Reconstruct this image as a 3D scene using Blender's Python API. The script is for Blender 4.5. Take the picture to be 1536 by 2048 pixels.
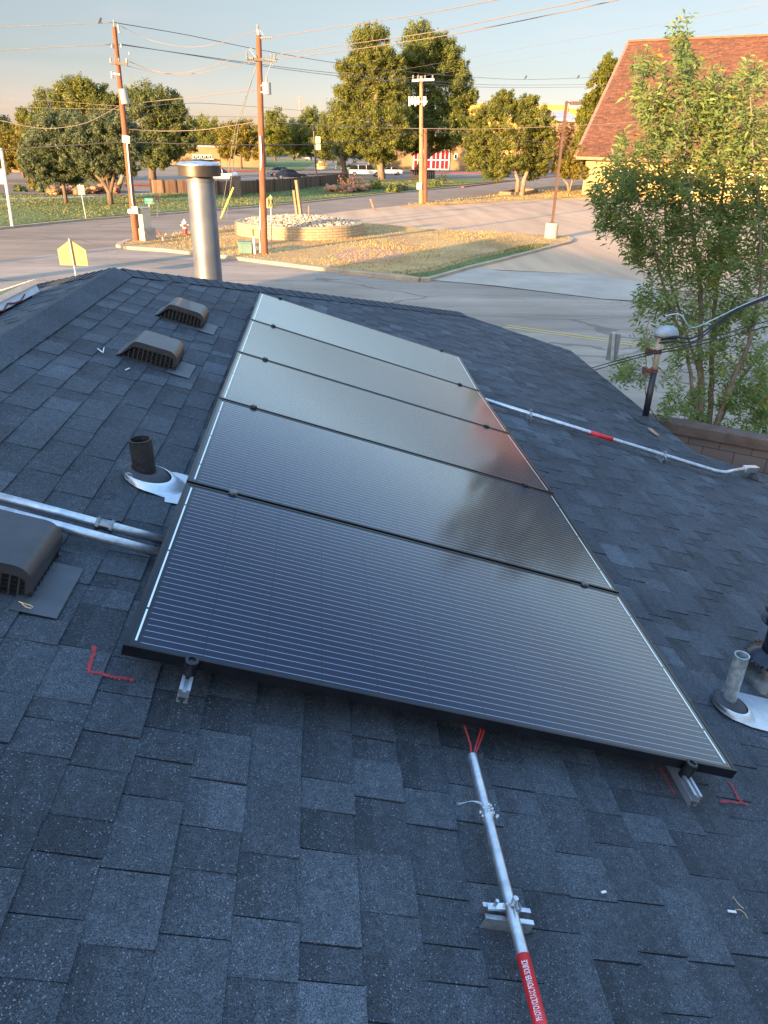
import bpy, math, random
import numpy as np
from mathutils import Vector, Matrix
random.seed(7); RNG = np.random.default_rng(11)
R = math.radians
for o in list(bpy.data.objects): bpy.data.objects.remove(o)
SC = bpy.context.scene; COL = SC.collection

# ---------------------------------------------------------------- camera
FPX, PITCH, ROLL, YAW = 1440.0, 0.47037, 0.02434, 0.09286      # focal length in pixels of the 1536x2048 photo
EYE = np.array([0.0, 0.0, 4.9])
FW = np.array([math.sin(YAW)*math.cos(PITCH), math.cos(YAW)*math.cos(PITCH), -math.sin(PITCH)])
_r = np.array([math.cos(YAW), -math.sin(YAW), 0.0]); _u = np.cross(_r, FW)
RT = math.cos(ROLL)*_r + math.sin(ROLL)*_u; UP = -math.sin(ROLL)*_r + math.cos(ROLL)*_u
cam = bpy.data.cameras.new('camera'); co = bpy.data.objects.new('camera', cam); COL.objects.link(co)
cam.sensor_fit = 'VERTICAL'; cam.sensor_height = 24; cam.lens = 24*FPX/2048; cam.clip_start = 0.05; cam.clip_end = 6000
co.matrix_world = Matrix(((RT[0], UP[0], -FW[0], EYE[0]), (RT[1], UP[1], -FW[1], EYE[1]), (RT[2], UP[2], -FW[2], EYE[2]), (0, 0, 0, 1)))
SC.camera = co
SC.render.resolution_x, SC.render.resolution_y = 768, 1024

# ---------------------------------------------------------------- light
SUN_EL, SUN_AZ = 8.0, 219.5            # degrees; azimuth clockwise from +Y
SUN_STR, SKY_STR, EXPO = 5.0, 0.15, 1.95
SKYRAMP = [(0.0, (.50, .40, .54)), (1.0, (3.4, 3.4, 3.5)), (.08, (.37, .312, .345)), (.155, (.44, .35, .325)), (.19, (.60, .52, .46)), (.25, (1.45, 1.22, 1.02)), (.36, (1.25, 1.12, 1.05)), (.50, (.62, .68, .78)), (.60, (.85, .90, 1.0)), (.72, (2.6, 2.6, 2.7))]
w = bpy.data.worlds.new('World'); SC.world = w; w.use_nodes = True
nt = w.node_tree; nt.nodes.clear()
def N(nt, t, **k):
    n = nt.nodes.new(t)
    for a, b in k.items():
        if a == 'inp':
            for i, v in b.items(): n.inputs[i].default_value = v
        else: setattr(n, a, b)
    return n
sky = N(nt, 'ShaderNodeTexSky', sky_type='NISHITA', sun_disc=False, sun_elevation=R(SUN_EL), sun_rotation=R(SUN_AZ),
        altitude=800, air_density=1.0, dust_density=1.6, ozone_density=1.6)
tc = N(nt, 'ShaderNodeTexCoord'); sep = N(nt, 'ShaderNodeSeparateXYZ'); nt.links.new(tc.outputs['Generated'], sep.inputs[0])
# sky tinted by height, brightened overhead to light shaded surfaces, and faint flat clouds
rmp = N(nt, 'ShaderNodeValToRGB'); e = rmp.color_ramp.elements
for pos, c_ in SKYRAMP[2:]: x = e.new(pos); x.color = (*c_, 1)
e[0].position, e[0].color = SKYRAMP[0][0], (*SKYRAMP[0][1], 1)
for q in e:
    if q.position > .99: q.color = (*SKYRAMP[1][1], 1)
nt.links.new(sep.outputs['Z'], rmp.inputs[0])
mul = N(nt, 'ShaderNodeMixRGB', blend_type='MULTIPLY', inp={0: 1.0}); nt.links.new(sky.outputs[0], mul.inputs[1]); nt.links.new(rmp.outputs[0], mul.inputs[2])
mp = N(nt, 'ShaderNodeMapping', inp={3: (1.2, 1.2, 8.5)}); nt.links.new(tc.outputs['Generated'], mp.inputs[0])
cn = N(nt, 'ShaderNodeTexNoise', inp={'Scale': 2.3, 'Detail': 6.0, 'Roughness': 0.55, 'Distortion': 0.3}); nt.links.new(mp.outputs[0], cn.inputs['Vector'])
cr = N(nt, 'ShaderNodeValToRGB'); cr.color_ramp.elements[0].position = 0.53; cr.color_ramp.elements[1].position = 0.78
nt.links.new(cn.outputs[0], cr.inputs[0])
cm = N(nt, 'ShaderNodeMath', operation='MULTIPLY', inp={1: 0.28}); nt.links.new(cr.outputs[0], cm.inputs[0])
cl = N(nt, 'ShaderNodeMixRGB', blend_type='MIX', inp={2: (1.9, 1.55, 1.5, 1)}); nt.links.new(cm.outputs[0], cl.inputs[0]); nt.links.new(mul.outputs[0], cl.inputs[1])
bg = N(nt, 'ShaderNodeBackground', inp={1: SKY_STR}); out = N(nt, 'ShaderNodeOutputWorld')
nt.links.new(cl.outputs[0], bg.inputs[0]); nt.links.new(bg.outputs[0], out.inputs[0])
sl = bpy.data.lights.new('sun', 'SUN'); so = bpy.data.objects.new('sun', sl); COL.objects.link(so)
sl.energy = SUN_STR; sl.angle = R(0.6); sl.color = (1.0, 0.64, 0.33)
TOSUN = Vector((math.sin(R(SUN_AZ))*math.cos(R(SUN_EL)), math.cos(R(SUN_AZ))*math.cos(R(SUN_EL)), math.sin(R(SUN_EL))))
so.rotation_euler = TOSUN.to_track_quat('Z', 'Y').to_euler()
SC.view_settings.view_transform = 'Standard'; SC.view_settings.look = 'None'; SC.view_settings.gamma = 1; SC.view_settings.exposure = EXPO
try: SC.cycles.max_bounces = 8; SC.cycles.transparent_max_bounces = 8
except Exception: pass

# ---------------------------------------------------------------- measuring helpers (photo pixel -> point of the place)
def ray(px, py): return (px-768)/FPX*RT - (py-1024)/FPX*UP + FW
def G(px, py, z=0.0):                    # on the level plane at height z
    d = ray(px, py); return EYE + d*((z-EYE[2])/d[2])
def AT(px, py, Y):                       # at forward distance Y
    d = ray(px, py); return EYE + d*(Y/d[1])
def HT(base, px, py):                    # height above base at which a plumb line reaches pixel row py
    d = ray(px, py); k = math.hypot(base[0], base[1])/math.hypot(d[0], d[1]); return EYE[2] + d[2]*k - base[2]
SL = 0.30507                             # roof pitch
E1 = np.array([math.cos(SL), 0, -math.sin(SL)]); E2 = np.array([0, 1.0, 0]); NR = np.array([math.sin(SL), 0, math.cos(SL)])
PO = np.array([-0.5455, 1.61177, 3.69])  # near left top corner of the array
PW, PH, RH = 1.9685, 1.04, 0.13          # module width, pitch, height of glass above shingles
RO = PO - RH*NR                          # roof plane origin
def RP(px, py, h=0.0):                   # on the roof plane raised by h
    d = ray(px, py); o = RO + h*NR; return EYE + d*(((o-EYE)@NR)/(d@NR))
def RL(p):                               # roof coordinates (down slope, along ridge, above)
    q = np.array(p)-RO; return q@E1, q[1], q@NR
def RW(u, v, h=0.0): return RO + u*E1 + v*E2 + h*NR
RIDGE_X = -1.71; TAN = math.tan(SL)
def roof_z(X): return RO[2] - (X-RO[0])*TAN
RIDGE_Z = roof_z(RIDGE_X)

# ---------------------------------------------------------------- mesh builder
OFF = {}
class MB:
    def __init__(s): s.v = []; s.f = []; s.m = []; s.c = []; s.cur = 0; s.tone = 0.5
    def face(s, idx, m=None): s.f.append(tuple(idx)); s.m.append(s.cur if m is None else m); s.c.append(s.tone)
    def add(s, vs, fs, m=None):
        n = len(s.v); s.v += [tuple(float(a) for a in p) for p in vs]
        for f in fs: s.face([n+i for i in f], m)
        return s
    def box(s, c, d, M=None, m=None, taper=1.0):
        vs = []
        for z in (-.5, .5):
            t = taper if z > 0 else 1.0
            for x, y in ((-.5, -.5), (.5, -.5), (.5, .5), (-.5, .5)):
                p = Vector((x*d[0]*t, y*d[1]*t, z*d[2])); vs.append((M @ p if M else p) + Vector(c))
        return s.add(vs, [(3, 2, 1, 0), (4, 5, 6, 7), (0, 1, 5, 4), (1, 2, 6, 5), (2, 3, 7, 6), (3, 0, 4, 7)], m)
    def bar(s, a, b, w_, h_, up=(0, 0, 1), m=None):     # box from a to b
        a = Vector(a); b = Vector(b); y = (b-a); L = y.length; y.normalize(); u = Vector(up); x = y.cross(u)
        if x.length < 1e-4: x = y.cross(Vector((1, 0, 0)))
        x.normalize(); z = x.cross(y); M = Matrix((x, y, z)).transposed()
        return s.box((a+b)/2, (w_, L, h_), M, m)
    def tube(s, pts, r, n=8, m=None, cap=True):
        P = [Vector(p) for p in pts]; k = len(P); rs = r if hasattr(r, '__len__') else [r]*k
        t0 = (P[1]-P[0]).normalized(); u = t0.orthogonal().normalized(); rings = []; base = len(s.v)
        for i in range(k):
            t = (P[min(i+1, k-1)]-P[max(i-1, 0)]).normalized(); u = (u - t*u.dot(t)).normalized(); w_ = t.cross(u)
            for j in range(n):
                a = 2*math.pi*j/n; q = P[i] + (u*math.cos(a)+w_*math.sin(a))*rs[i]; s.v.append(tuple(q))
        for i in range(k-1):
            for j in range(n):
                a = base+i*n+j; b = base+i*n+(j+1) % n; s.face((a, b, b+n, a+n), m)
        if cap:
            s.face([base+j for j in range(n)][::-1], m); s.face([base+(k-1)*n+j for j in range(n)], m)
        return s
    def lathe(s, prof, n=24, c=(0, 0, 0), M=None, m=None, cap0=False, cap1=False, squash=(1, 1)):
        base = len(s.v); c = Vector(c)
        for r_, z in prof:
            for j in range(n):
                a = 2*math.pi*j/n; p = Vector((r_*math.cos(a)*squash[0], r_*math.sin(a)*squash[1], z)); s.v.append(tuple((M @ p if M else p)+c))
        for i in range(len(prof)-1):
            for j in range(n):
                a = base+i*n+j; b = base+i*n+(j+1) % n; s.face((a, b, b+n, a+n), m)
        if cap0: s.face([base+j for j in range(n)][::-1], m)
        if cap1: s.face([base+(len(prof)-1)*n+j for j in range(n)], m)
        return s
    def prism(s, poly, d, m=None):                      # polygon of 3D points swept by vector d
        n = len(poly); d = Vector(d); vs = [Vector(p) for p in poly]; vs += [p+d for p in vs]
        nn = Vector((0, 0, 0))
        for i in range(n): nn += vs[i].cross(vs[(i+1) % n])
        fl = nn.dot(d) > 0
        fs = [list(range(n))[::-1] if fl else list(range(n)), list(range(n, 2*n)) if fl else list(range(n, 2*n))[::-1]]
        for i in range(n):
            j = (i+1) % n; fs.append((i, j, j+n, i+n) if fl else (j, i, i+n, j+n))
        return s.add(vs, fs, m)
    def build(s, name, mats, parent=None, org=None, smooth=False, bevel=0, auto=None):
        off = Vector(OFF[parent.name]) if parent is not None else (Vector(org) if org is not None else Vector((0, 0, 0)))
        me = bpy.data.meshes.new(name); V = [(a[0]-off[0], a[1]-off[1], a[2]-off[2]) for a in s.v]
        me.from_pydata(V, [], s.f)
        for mm in (mats if isinstance(mats, (list, tuple)) else [mats]): me.materials.append(mm)
        me.polygons.foreach_set('material_index', s.m)
        at = me.attributes.new('tone', 'FLOAT', 'FACE'); at.data.foreach_set('value', [float(a) for a in s.c])
        if smooth: me.polygons.foreach_set('use_smooth', [True]*len(s.f))
        me.update()
        if smooth and auto is not None:
            try: me.set_sharp_from_angle(angle=R(auto))
            except Exception: pass
        o = bpy.data.objects.new(name, me); COL.objects.link(o)
        if parent is not None: o.parent = parent; OFF[o.name] = OFF[parent.name]
        else: o.location = off; OFF[o.name] = tuple(off)
        if bevel:
            b = o.modifiers.new('b', 'BEVEL'); b.width = bevel; b.segments = 2; b.limit_method = 'ANGLE'
        return o
def tag(o, label=None, cat=None, group=None, kind=None):
    if label: o['label'] = label
    if cat: o['category'] = cat
    if group: o['group'] = group
    if kind: o['kind'] = kind
    return o
def thing(name, loc, label, cat, group=None):
    o = bpy.data.objects.new(name, None); COL.objects.link(o); o.location = Vector([float(a) for a in loc]); OFF[o.name] = tuple(float(a) for a in loc)
    o.empty_display_size = 0.2
    return tag(o, label, cat, group)
def copy_tree(o, parent=None, loc=None, rz=None, label=None):
    c = o.copy(); COL.objects.link(c)
    if parent is not None: c.parent = parent
    if loc is not None: c.location = Vector([float(a) for a in loc])
    if rz is not None: c.rotation_euler = (0, 0, rz)
    if label: c['label'] = label
    for ch in [q for q in bpy.data.objects if q.parent == o and q != c]: copy_tree(ch, c)
    return c

# ---------------------------------------------------------------- materials
MT = {}
def mat(name, c1, c2=None, sc=3.0, rough=0.7, metal=0.0, bump=0.0, bsc=None, stretch=None, coat=0.0, tone=0.0, detail=4.0, coords='Object', spec=0.5, lo=0.35, hi=0.65, emit=None):
    if name in MT: return MT[name]
    m = bpy.data.materials.new(name); m.use_nodes = True; t = m.node_tree; b = t.nodes['Principled BSDF']; MT[name] = m
    b.inputs['Roughness'].default_value = rough; b.inputs['Metallic'].default_value = metal; b.inputs['Coat Weight'].default_value = coat
    b.inputs['Specular IOR Level'].default_value = spec
    c2 = c2 or tuple(min(1, a*1.25+0.004) for a in c1)
    tcn = N(t, 'ShaderNodeTexCoord'); src = tcn.outputs[coords]
    if stretch:
        mpn = N(t, 'ShaderNodeMapping', inp={3: stretch[0], 2: stretch[1]}); t.links.new(src, mpn.inputs[0]); src = mpn.outputs[0]
    n1 = N(t, 'ShaderNodeTexNoise', inp={'Scale': sc, 'Detail': detail, 'Roughness': 0.6}); t.links.new(src, n1.inputs['Vector'])
    r1 = N(t, 'ShaderNodeValToRGB'); r1.color_ramp.elements[0].position = lo; r1.color_ramp.elements[1].position = hi
    r1.color_ramp.elements[0].color = (*c1, 1); r1.color_ramp.elements[1].color = (*c2, 1); t.links.new(n1.outputs[0], r1.inputs[0]); colr = r1.outputs[0]
    if tone:
        at = N(t, 'ShaderNodeAttribute', attribute_name='tone'); mr = N(t, 'ShaderNodeMapRange', inp={3: 1-tone, 4: 1+tone}); t.links.new(at.outputs['Fac'], mr.inputs[0])
        mx = N(t, 'ShaderNodeVectorMath', operation='SCALE'); t.links.new(colr, mx.inputs[0]); t.links.new(mr.outputs[0], mx.inputs['Scale']); colr = mx.outputs[0]
    t.links.new(colr, b.inputs['Base Color'])
    if bump:
        n2 = N(t, 'ShaderNodeTexNoise', inp={'Scale': bsc or sc*6, 'Detail': 3.0}); t.links.new(src, n2.inputs['Vector'])
        bp = N(t, 'ShaderNodeBump', inp={'Strength': bump, 'Distance': 0.02}); t.links.new(n2.outputs[0], bp.inputs['Height']); t.links.new(bp.outputs[0], b.inputs['Normal'])
    if emit: b.inputs['Emission Color'].default_value = (*emit, 1)
    return m
def leaf_mat(name, dark, light, trans=0.3, rough=0.6, yellow=None):
    if name in MT: return MT[name]
    m = bpy.data.materials.new(name); m.use_nodes = True; t = m.node_tree; b = t.nodes['Principled BSDF']; MT[name] = m
    at = N(t, 'ShaderNodeAttribute', attribute_name='tone'); rp = N(t, 'ShaderNodeValToRGB'); t.links.new(at.outputs['Fac'], rp.inputs[0])
    rp.color_ramp.elements[0].color = (*dark, 1); rp.color_ramp.elements[1].color = (*light, 1)
    if yellow:
        rp.color_ramp.elements[1].position = 0.86; x = rp.color_ramp.elements.new(0.93); x.color = (*yellow, 1)
    t.links.new(rp.outputs[0], b.inputs['Base Color']); b.inputs['Roughness'].default_value = rough
    b.inputs['Specular IOR Level'].default_value = 0.3
    tr = N(t, 'ShaderNodeBsdfTranslucent'); t.links.new(rp.outputs[0], tr.inputs[0]); mx = N(t, 'ShaderNodeMixShader', inp={0: trans})
    t.links.new(b.outputs[0], mx.inputs[1]); t.links.new(tr.outputs[0], mx.inputs[2]); t.links.new(mx.outputs[0], t.nodes['Material Output'].inputs[0])
    return m
GALV = mat('galvanised', (0.42, 0.45, 0.47), (0.62, 0.65, 0.68), sc=30, rough=0.38, metal=0.85)
ALU = mat('aluminium', (0.62, 0.64, 0.66), sc=8, rough=0.3, metal=0.9)
BLACK = mat('black_paint', (0.012, 0.012, 0.014), sc=9, rough=0.4)
RUBBER = mat('rubber', (0.03, 0.032, 0.036), (0.045, 0.048, 0.055), sc=20, rough=0.65)
WOODP = mat('pole_wood', (0.16, 0.062, 0.03), (0.26, 0.11, 0.055), sc=5, rough=0.9, stretch=((3, 3, .3), (0, 0, 0)), bump=0.3)
WOODL = mat('pole_wood_pale', (0.26, 0.16, 0.08), (0.38, 0.25, 0.14), sc=5, rough=0.9, stretch=((3, 3, .3), (0, 0, 0)), bump=0.3)
CONC = mat('concrete', (0.33, 0.29, 0.24), (0.46, 0.41, 0.34), sc=4, rough=0.9, bump=0.2)
WHITE = mat('white_paint', (0.7, 0.7, 0.68), (0.8, 0.8, 0.78), sc=6, rough=0.4)
# ================================================================ the house under the camera
def shingle_mat():
    m = bpy.data.materials.new('asphalt_shingle'); m.use_nodes = True; t = m.node_tree; b = t.nodes['Principled BSDF']
    at = N(t, 'ShaderNodeAttribute', attribute_name='tone'); rp = N(t, 'ShaderNodeValToRGB'); t.links.new(at.outputs['Fac'], rp.inputs[0])
    e = rp.color_ramp.elements; e[0].color = (0.022, 0.025, 0.028, 1); e[1].color = (0.14, 0.160, 0.178, 1)
    x = e.new(0.5); x.color = (0.048, 0.056, 0.063, 1); x = e.new(0.8); x.color = (0.080, 0.093, 0.104, 1)
    g = N(t, 'ShaderNodeTexCoord')
    v = N(t, 'ShaderNodeTexVoronoi', inp={'Scale': 520.0}); t.links.new(g.outputs['Object'], v.inputs['Vector'])
    sp = N(t, 'ShaderNodeSeparateXYZ'); t.links.new(v.outputs['Color'], sp.inputs[0])
    mr = N(t, 'ShaderNodeMapRange', inp={3: 0.30, 4: 1.75}); t.links.new(sp.outputs[0], mr.inputs[0])
    n1 = N(t, 'ShaderNodeTexNoise', inp={'Scale': 1.6, 'Detail': 5.0}); t.links.new(g.outputs['Object'], n1.inputs['Vector'])
    m2 = N(t, 'ShaderNodeMapRange', inp={1: .3, 2: .7, 3: 0.78, 4: 1.22}); t.links.new(n1.outputs[0], m2.inputs[0])
    n5 = N(t, 'ShaderNodeTexNoise', inp={'Scale': 40.0, 'Detail': 4.0}); t.links.new(g.outputs['Object'], n5.inputs['Vector'])
    m5 = N(t, 'ShaderNodeMapRange', inp={1: .3, 2: .7, 3: 0.8, 4: 1.2}); t.links.new(n5.outputs[0], m5.inputs[0])
    k = N(t, 'ShaderNodeMath', operation='MULTIPLY'); t.links.new(mr.outputs[0], k.inputs[0]); t.links.new(m2.outputs[0], k.inputs[1])
    k2 = N(t, 'ShaderNodeMath', operation='MULTIPLY'); t.links.new(k.outputs[0], k2.inputs[0]); t.links.new(m5.outputs[0], k2.inputs[1])
    sc = N(t, 'ShaderNodeVectorMath', operation='SCALE'); t.links.new(rp.outputs[0], sc.inputs[0]); t.links.new(k2.outputs[0], sc.inputs['Scale'])
    # pale granules, thicker in patches
    v2 = N(t, 'ShaderNodeTexVoronoi', inp={'Scale': 430.0}); t.links.new(g.outputs['Object'], v2.inputs['Vector'])
    s2 = N(t, 'ShaderNodeSeparateXYZ'); t.links.new(v2.outputs['Color'], s2.inputs[0])
    n3 = N(t, 'ShaderNodeTexNoise', inp={'Scale': 5.0, 'Detail': 3.0}); t.links.new(g.outputs['Object'], n3.inputs['Vector'])
    m3 = N(t, 'ShaderNodeMapRange', inp={1: .35, 2: .75, 3: 0.996, 4: 0.957}); t.links.new(n3.outputs[0], m3.inputs[0])
    gt = N(t, 'ShaderNodeMath', operation='GREATER_THAN'); t.links.new(s2.outputs[1], gt.inputs[0]); t.links.new(m3.outputs[0], gt.inputs[1])
    mx = N(t, 'ShaderNodeMixRGB', inp={2: (0.19, 0.205, 0.225, 1)}); t.links.new(gt.outputs[0], mx.inputs[0]); t.links.new(sc.outputs[0], mx.inputs[1])
    t.links.new(mx.outputs[0], b.inputs['Base Color']); b.inputs['Roughness'].default_value = 0.8; b.inputs['Specular IOR Level'].default_value = 0.35
    bp = N(t, 'ShaderNodeBump', inp={'Strength': 0.55, 'Distance': 0.002}); t.links.new(sp.outputs[1], bp.inputs['Height']); t.links.new(bp.outputs[0], b.inputs['Normal'])
    return m
SHIN = shingle_mat()
BRICK = mat('tan_brick', (0.22, 0.13, 0.08), (0.32, 0.2, 0.13), sc=12, rough=0.9, bump=0.3)
FASC = mat('fascia_paint', (0.10, 0.085, 0.07), (0.14, 0.12, 0.1), sc=5, rough=0.6)
house = thing('house', (0.5, 4.0, 0), 'low house whose dark charcoal shingled roof fills the foreground under the solar modules', 'house')
EXPO_S = 0.143
def shingles(name, o, ed, ea, rows, span, seed):
    rg = random.Random(seed); o, ed, ea = Vector(o), Vector(ed), Vector(ea); n = ed.cross(ea)
    if n.z < 0: n = -n
    b = MB()
    P = lambda u, a, h: o + ed*u + ea*a + n*h
    flip = ed.cross(ea).dot(n) < 0
    def quad(vs): b.face(vs[::-1] if flip else vs)
    def q(p4):
        k = len(b.v); b.v += [tuple(p) for p in p4]; quad([k, k+1, k+2, k+3])
    for i in range(rows):
        u0 = i*EXPO_S; u1 = u0+EXPO_S; a0, a1 = span(u0+EXPO_S*.5)
        if a1-a0 < 0.05: continue
        b.tone = 0.12; q([P(u0-.01, a0, -.0015), P(u1+.02, a0, -.0005), P(u1+.02, a1, -.0005), P(u0-.01, a1, -.0015)])
        a = a0; tooth = rg.random() < .5
        while a < a1:
            L = rg.uniform(.10, .25) if tooth else rg.uniform(.07, .21); e_ = min(a1, a+L)
            h = .0085 if tooth else .0045
            cut = rg.random() < (.8 if tooth else .35); g_ = .0042 if cut else 0.0
            tone = rg.gauss(.46, .085) + (.05 if tooth else -.05)
            if rg.random() < .035: tone = rg.uniform(.68, .82)
            b.tone = max(.12, min(1, tone)); wv = rg.uniform(-.0032, .0032)
            s_, t_ = a, max(a+.01, e_-g_); U1 = u1+wv
            hs = .0015
            if not tooth or rg.random() < .25:          # dark blend band on the upper part of the tab
                fb = rg.uniform(.3, .6); hm = hs+(h-hs)*fb; um = u0+(U1-u0)*fb; kk = b.tone; b.tone = kk-rg.uniform(.08, .2)
                q([P(u0-.01, s_, hs), P(um, s_, hm), P(um, t_, hm), P(u0-.01, t_, hs)]); b.tone = kk
                q([P(um, s_, hm), P(U1, s_, h), P(U1, t_, h), P(um, t_, hm)])
            else: q([P(u0-.01, s_, hs), P(U1, s_, h), P(U1, t_, h), P(u0-.01, t_, hs)])
            k = b.tone; b.tone = max(0.0, k-.32)
            q([P(U1, s_, h), P(U1, s_, -.001), P(U1, t_, -.001), P(U1, t_, h)])
            q([P(U1, t_, h), P(U1, t_, -.001), P(u0, t_, -.001), P(u0, t_, hs)])
            q([P(u0, s_, hs), P(u0, s_, -.001), P(U1, s_, -.001), P(U1, s_, h)])
            a = e_
            if rg.random() < .8: tooth = not tooth
    return b.build(name, SHIN, house)
YN = -3.0; XL, XR2 = -6.6, 5.15
HX0, HY0 = RIDGE_X, 6.44; HX1, HY1 = 2.02, 10.52
hipY = lambda X: HY0+(X-HX0)*(HY1-HY0)/(HX1-HX0)
def span_main(u):
    X = RIDGE_X+u*math.cos(SL)
    return (YN, hipY(X) if X < HX1 else (HY1 if X < 3.73 else 6.45))
rc0 = (RIDGE_X, 0, RIDGE_Z)
shingles('main_roof_slope', rc0, E1, (0, 1, 0), int((XR2-RIDGE_X)/math.cos(SL)/EXPO_S)+1, span_main, 3)
EL = np.array([-math.cos(SL), 0, -math.sin(SL)])
def span_left(u):
    X = -u*math.cos(SL); return (YN, HY0-X*1.094)
shingles('rear_roof_slope', rc0, EL, (0, 1, 0), int((RIDGE_X-XL)/math.cos(SL)/EXPO_S)+1, span_left, 4)
# hip end facing the street
dz = RIDGE_Z-roof_z(HX1); ll = math.hypot(HY1-HY0, dz); EH = np.array([0, (HY1-HY0)/ll, -dz/ll])
def span_hip(u):
    k = u/ll*(HX1-HX0); return (-k*0.985, k*0.985)
shingles('street_roof_slope', (RIDGE_X, HY0, RIDGE_Z), EH, (1, 0, 0), int(ll/EXPO_S)+1, span_hip, 5)
# cap shingles on ridge and hips
def caps(name, a, b_, n1, n2, seed):
    rg = random.Random(seed); a, b_ = Vector(a), Vector(b_); d = (b_-a); L = d.length; d.normalize(); m = MB(); k = int(L/EXPO_S)
    s1, s2 = d.cross(Vector(n1)).normalized(), d.cross(Vector(n2)).normalized()
    if s1.dot(Vector(n2)) > 0: s1 = -s1
    if s2.dot(Vector(n1)) > 0: s2 = -s2
    up = (Vector(n1)+Vector(n2)).normalized()
    for i in range(k):
        m.tone = rg.gauss(.46, .05); rings = []
        for t_, h in ((i*EXPO_S-.02, .010), ((i+1)*EXPO_S, .017), ((i+1)*EXPO_S, .006)):
            c = a+d*t_
            rings.append([c+s1*.155+Vector(n1)*(h-.004), c+s1*.07+Vector(n1)*h+up*.006, c+s1*.025+up*(h+.010), c+up*(h+.013), c+s2*.025+up*(h+.010), c+s2*.07+Vector(n2)*h+up*.006, c+s2*.155+Vector(n2)*(h-.004)])
        base = len(m.v)
        for r_ in rings: m.v += [tuple(p) for p in r_]
        for q_ in range(2):
            if q_ == 1: m.tone = max(.1, m.tone-.1)
            for j in range(6):
                x_ = base+q_*7+j; m.face((x_, x_+1, x_+8, x_+7))
    return m.build(name, SHIN, house, smooth=True, auto=40)
NL = (-math.sin(SL), 0, math.cos(SL)); NH = (0, dz/ll, (HY1-HY0)/ll)
caps('ridge_cap', (RIDGE_X, YN, RIDGE_Z), (RIDGE_X, HY0+.12, RIDGE_Z), tuple(NR), NL, 1)
caps('hip_cap', (HX1, HY1, roof_z(HX1)), (HX0, HY0, RIDGE_Z), tuple(NR), NH, 2)
caps('hip_cap', (HX0-(HX1-HX0), HY1, roof_z(HX1)), (HX0, HY0, RIDGE_Z), NL, NH, 6)
# walls, deck edge, soffit
m = MB(); zE = roof_z(3.73); zP = roof_z(XR2)
m.box((-1.0, 3.5, (zE-.12)/2), (8.7, 12.6, zE-.12))
m.box((4.05, 1.6, (zP-.1)/2), (1.6, 8.9, zP-.1))
m.build('wall', BRICK, house)
m = MB()
def fas(a, b_): m.bar((a[0], a[1], a[2]-.075), (b_[0], b_[1], b_[2]-.075), .02, .14)
fas((3.72, 6.46, zE), (3.72, HY1, zE)); fas((HX1, HY1, roof_z(HX1)), (3.72, HY1, zE)); fas((3.74, 6.46, zE), (XR2, 6.46, zP)); fas((XR2, YN, zP), (XR2, 6.46, zP))
fas((HX1, HY1+.01, roof_z(HX1)), (2*HX0-HX1, HY1+.01, roof_z(HX1))); fas((XL, YN, roof_z(2*RIDGE_X-XL)), (XL, HY1, roof_z(2*RIDGE_X-XL)))
m.build('fascia', FASC, house)
m = MB()        # deck under the shingles, closing the roof volume
zl = roof_z(2*RIDGE_X-XL)
A = lambda X, Y, z: (X, Y, z-.02)
m.prism([A(RIDGE_X, YN, RIDGE_Z), A(XR2, YN, zP), A(XR2, 6.44, zP), A(3.73, 6.44, zE), A(3.73, HY1, zE), A(HX1, HY1, roof_z(HX1)), A(HX0, HY0, RIDGE_Z)], (0, 0, -.1))
m.prism([A(RIDGE_X, YN, RIDGE_Z), A(HX0, HY0, RIDGE_Z), A(XL, HY0+(RIDGE_X-XL)*1.094, zl), A(XL, YN, zl)], (0, 0, -.1))
m.prism([A(HX0, HY0, RIDGE_Z), A(HX1, HY1, roof_z(HX1)), A(2*HX0-HX1, HY1, roof_z(HX1))], (0, 0, -.1))
m.build('roof_deck', FASC, house)

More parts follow.
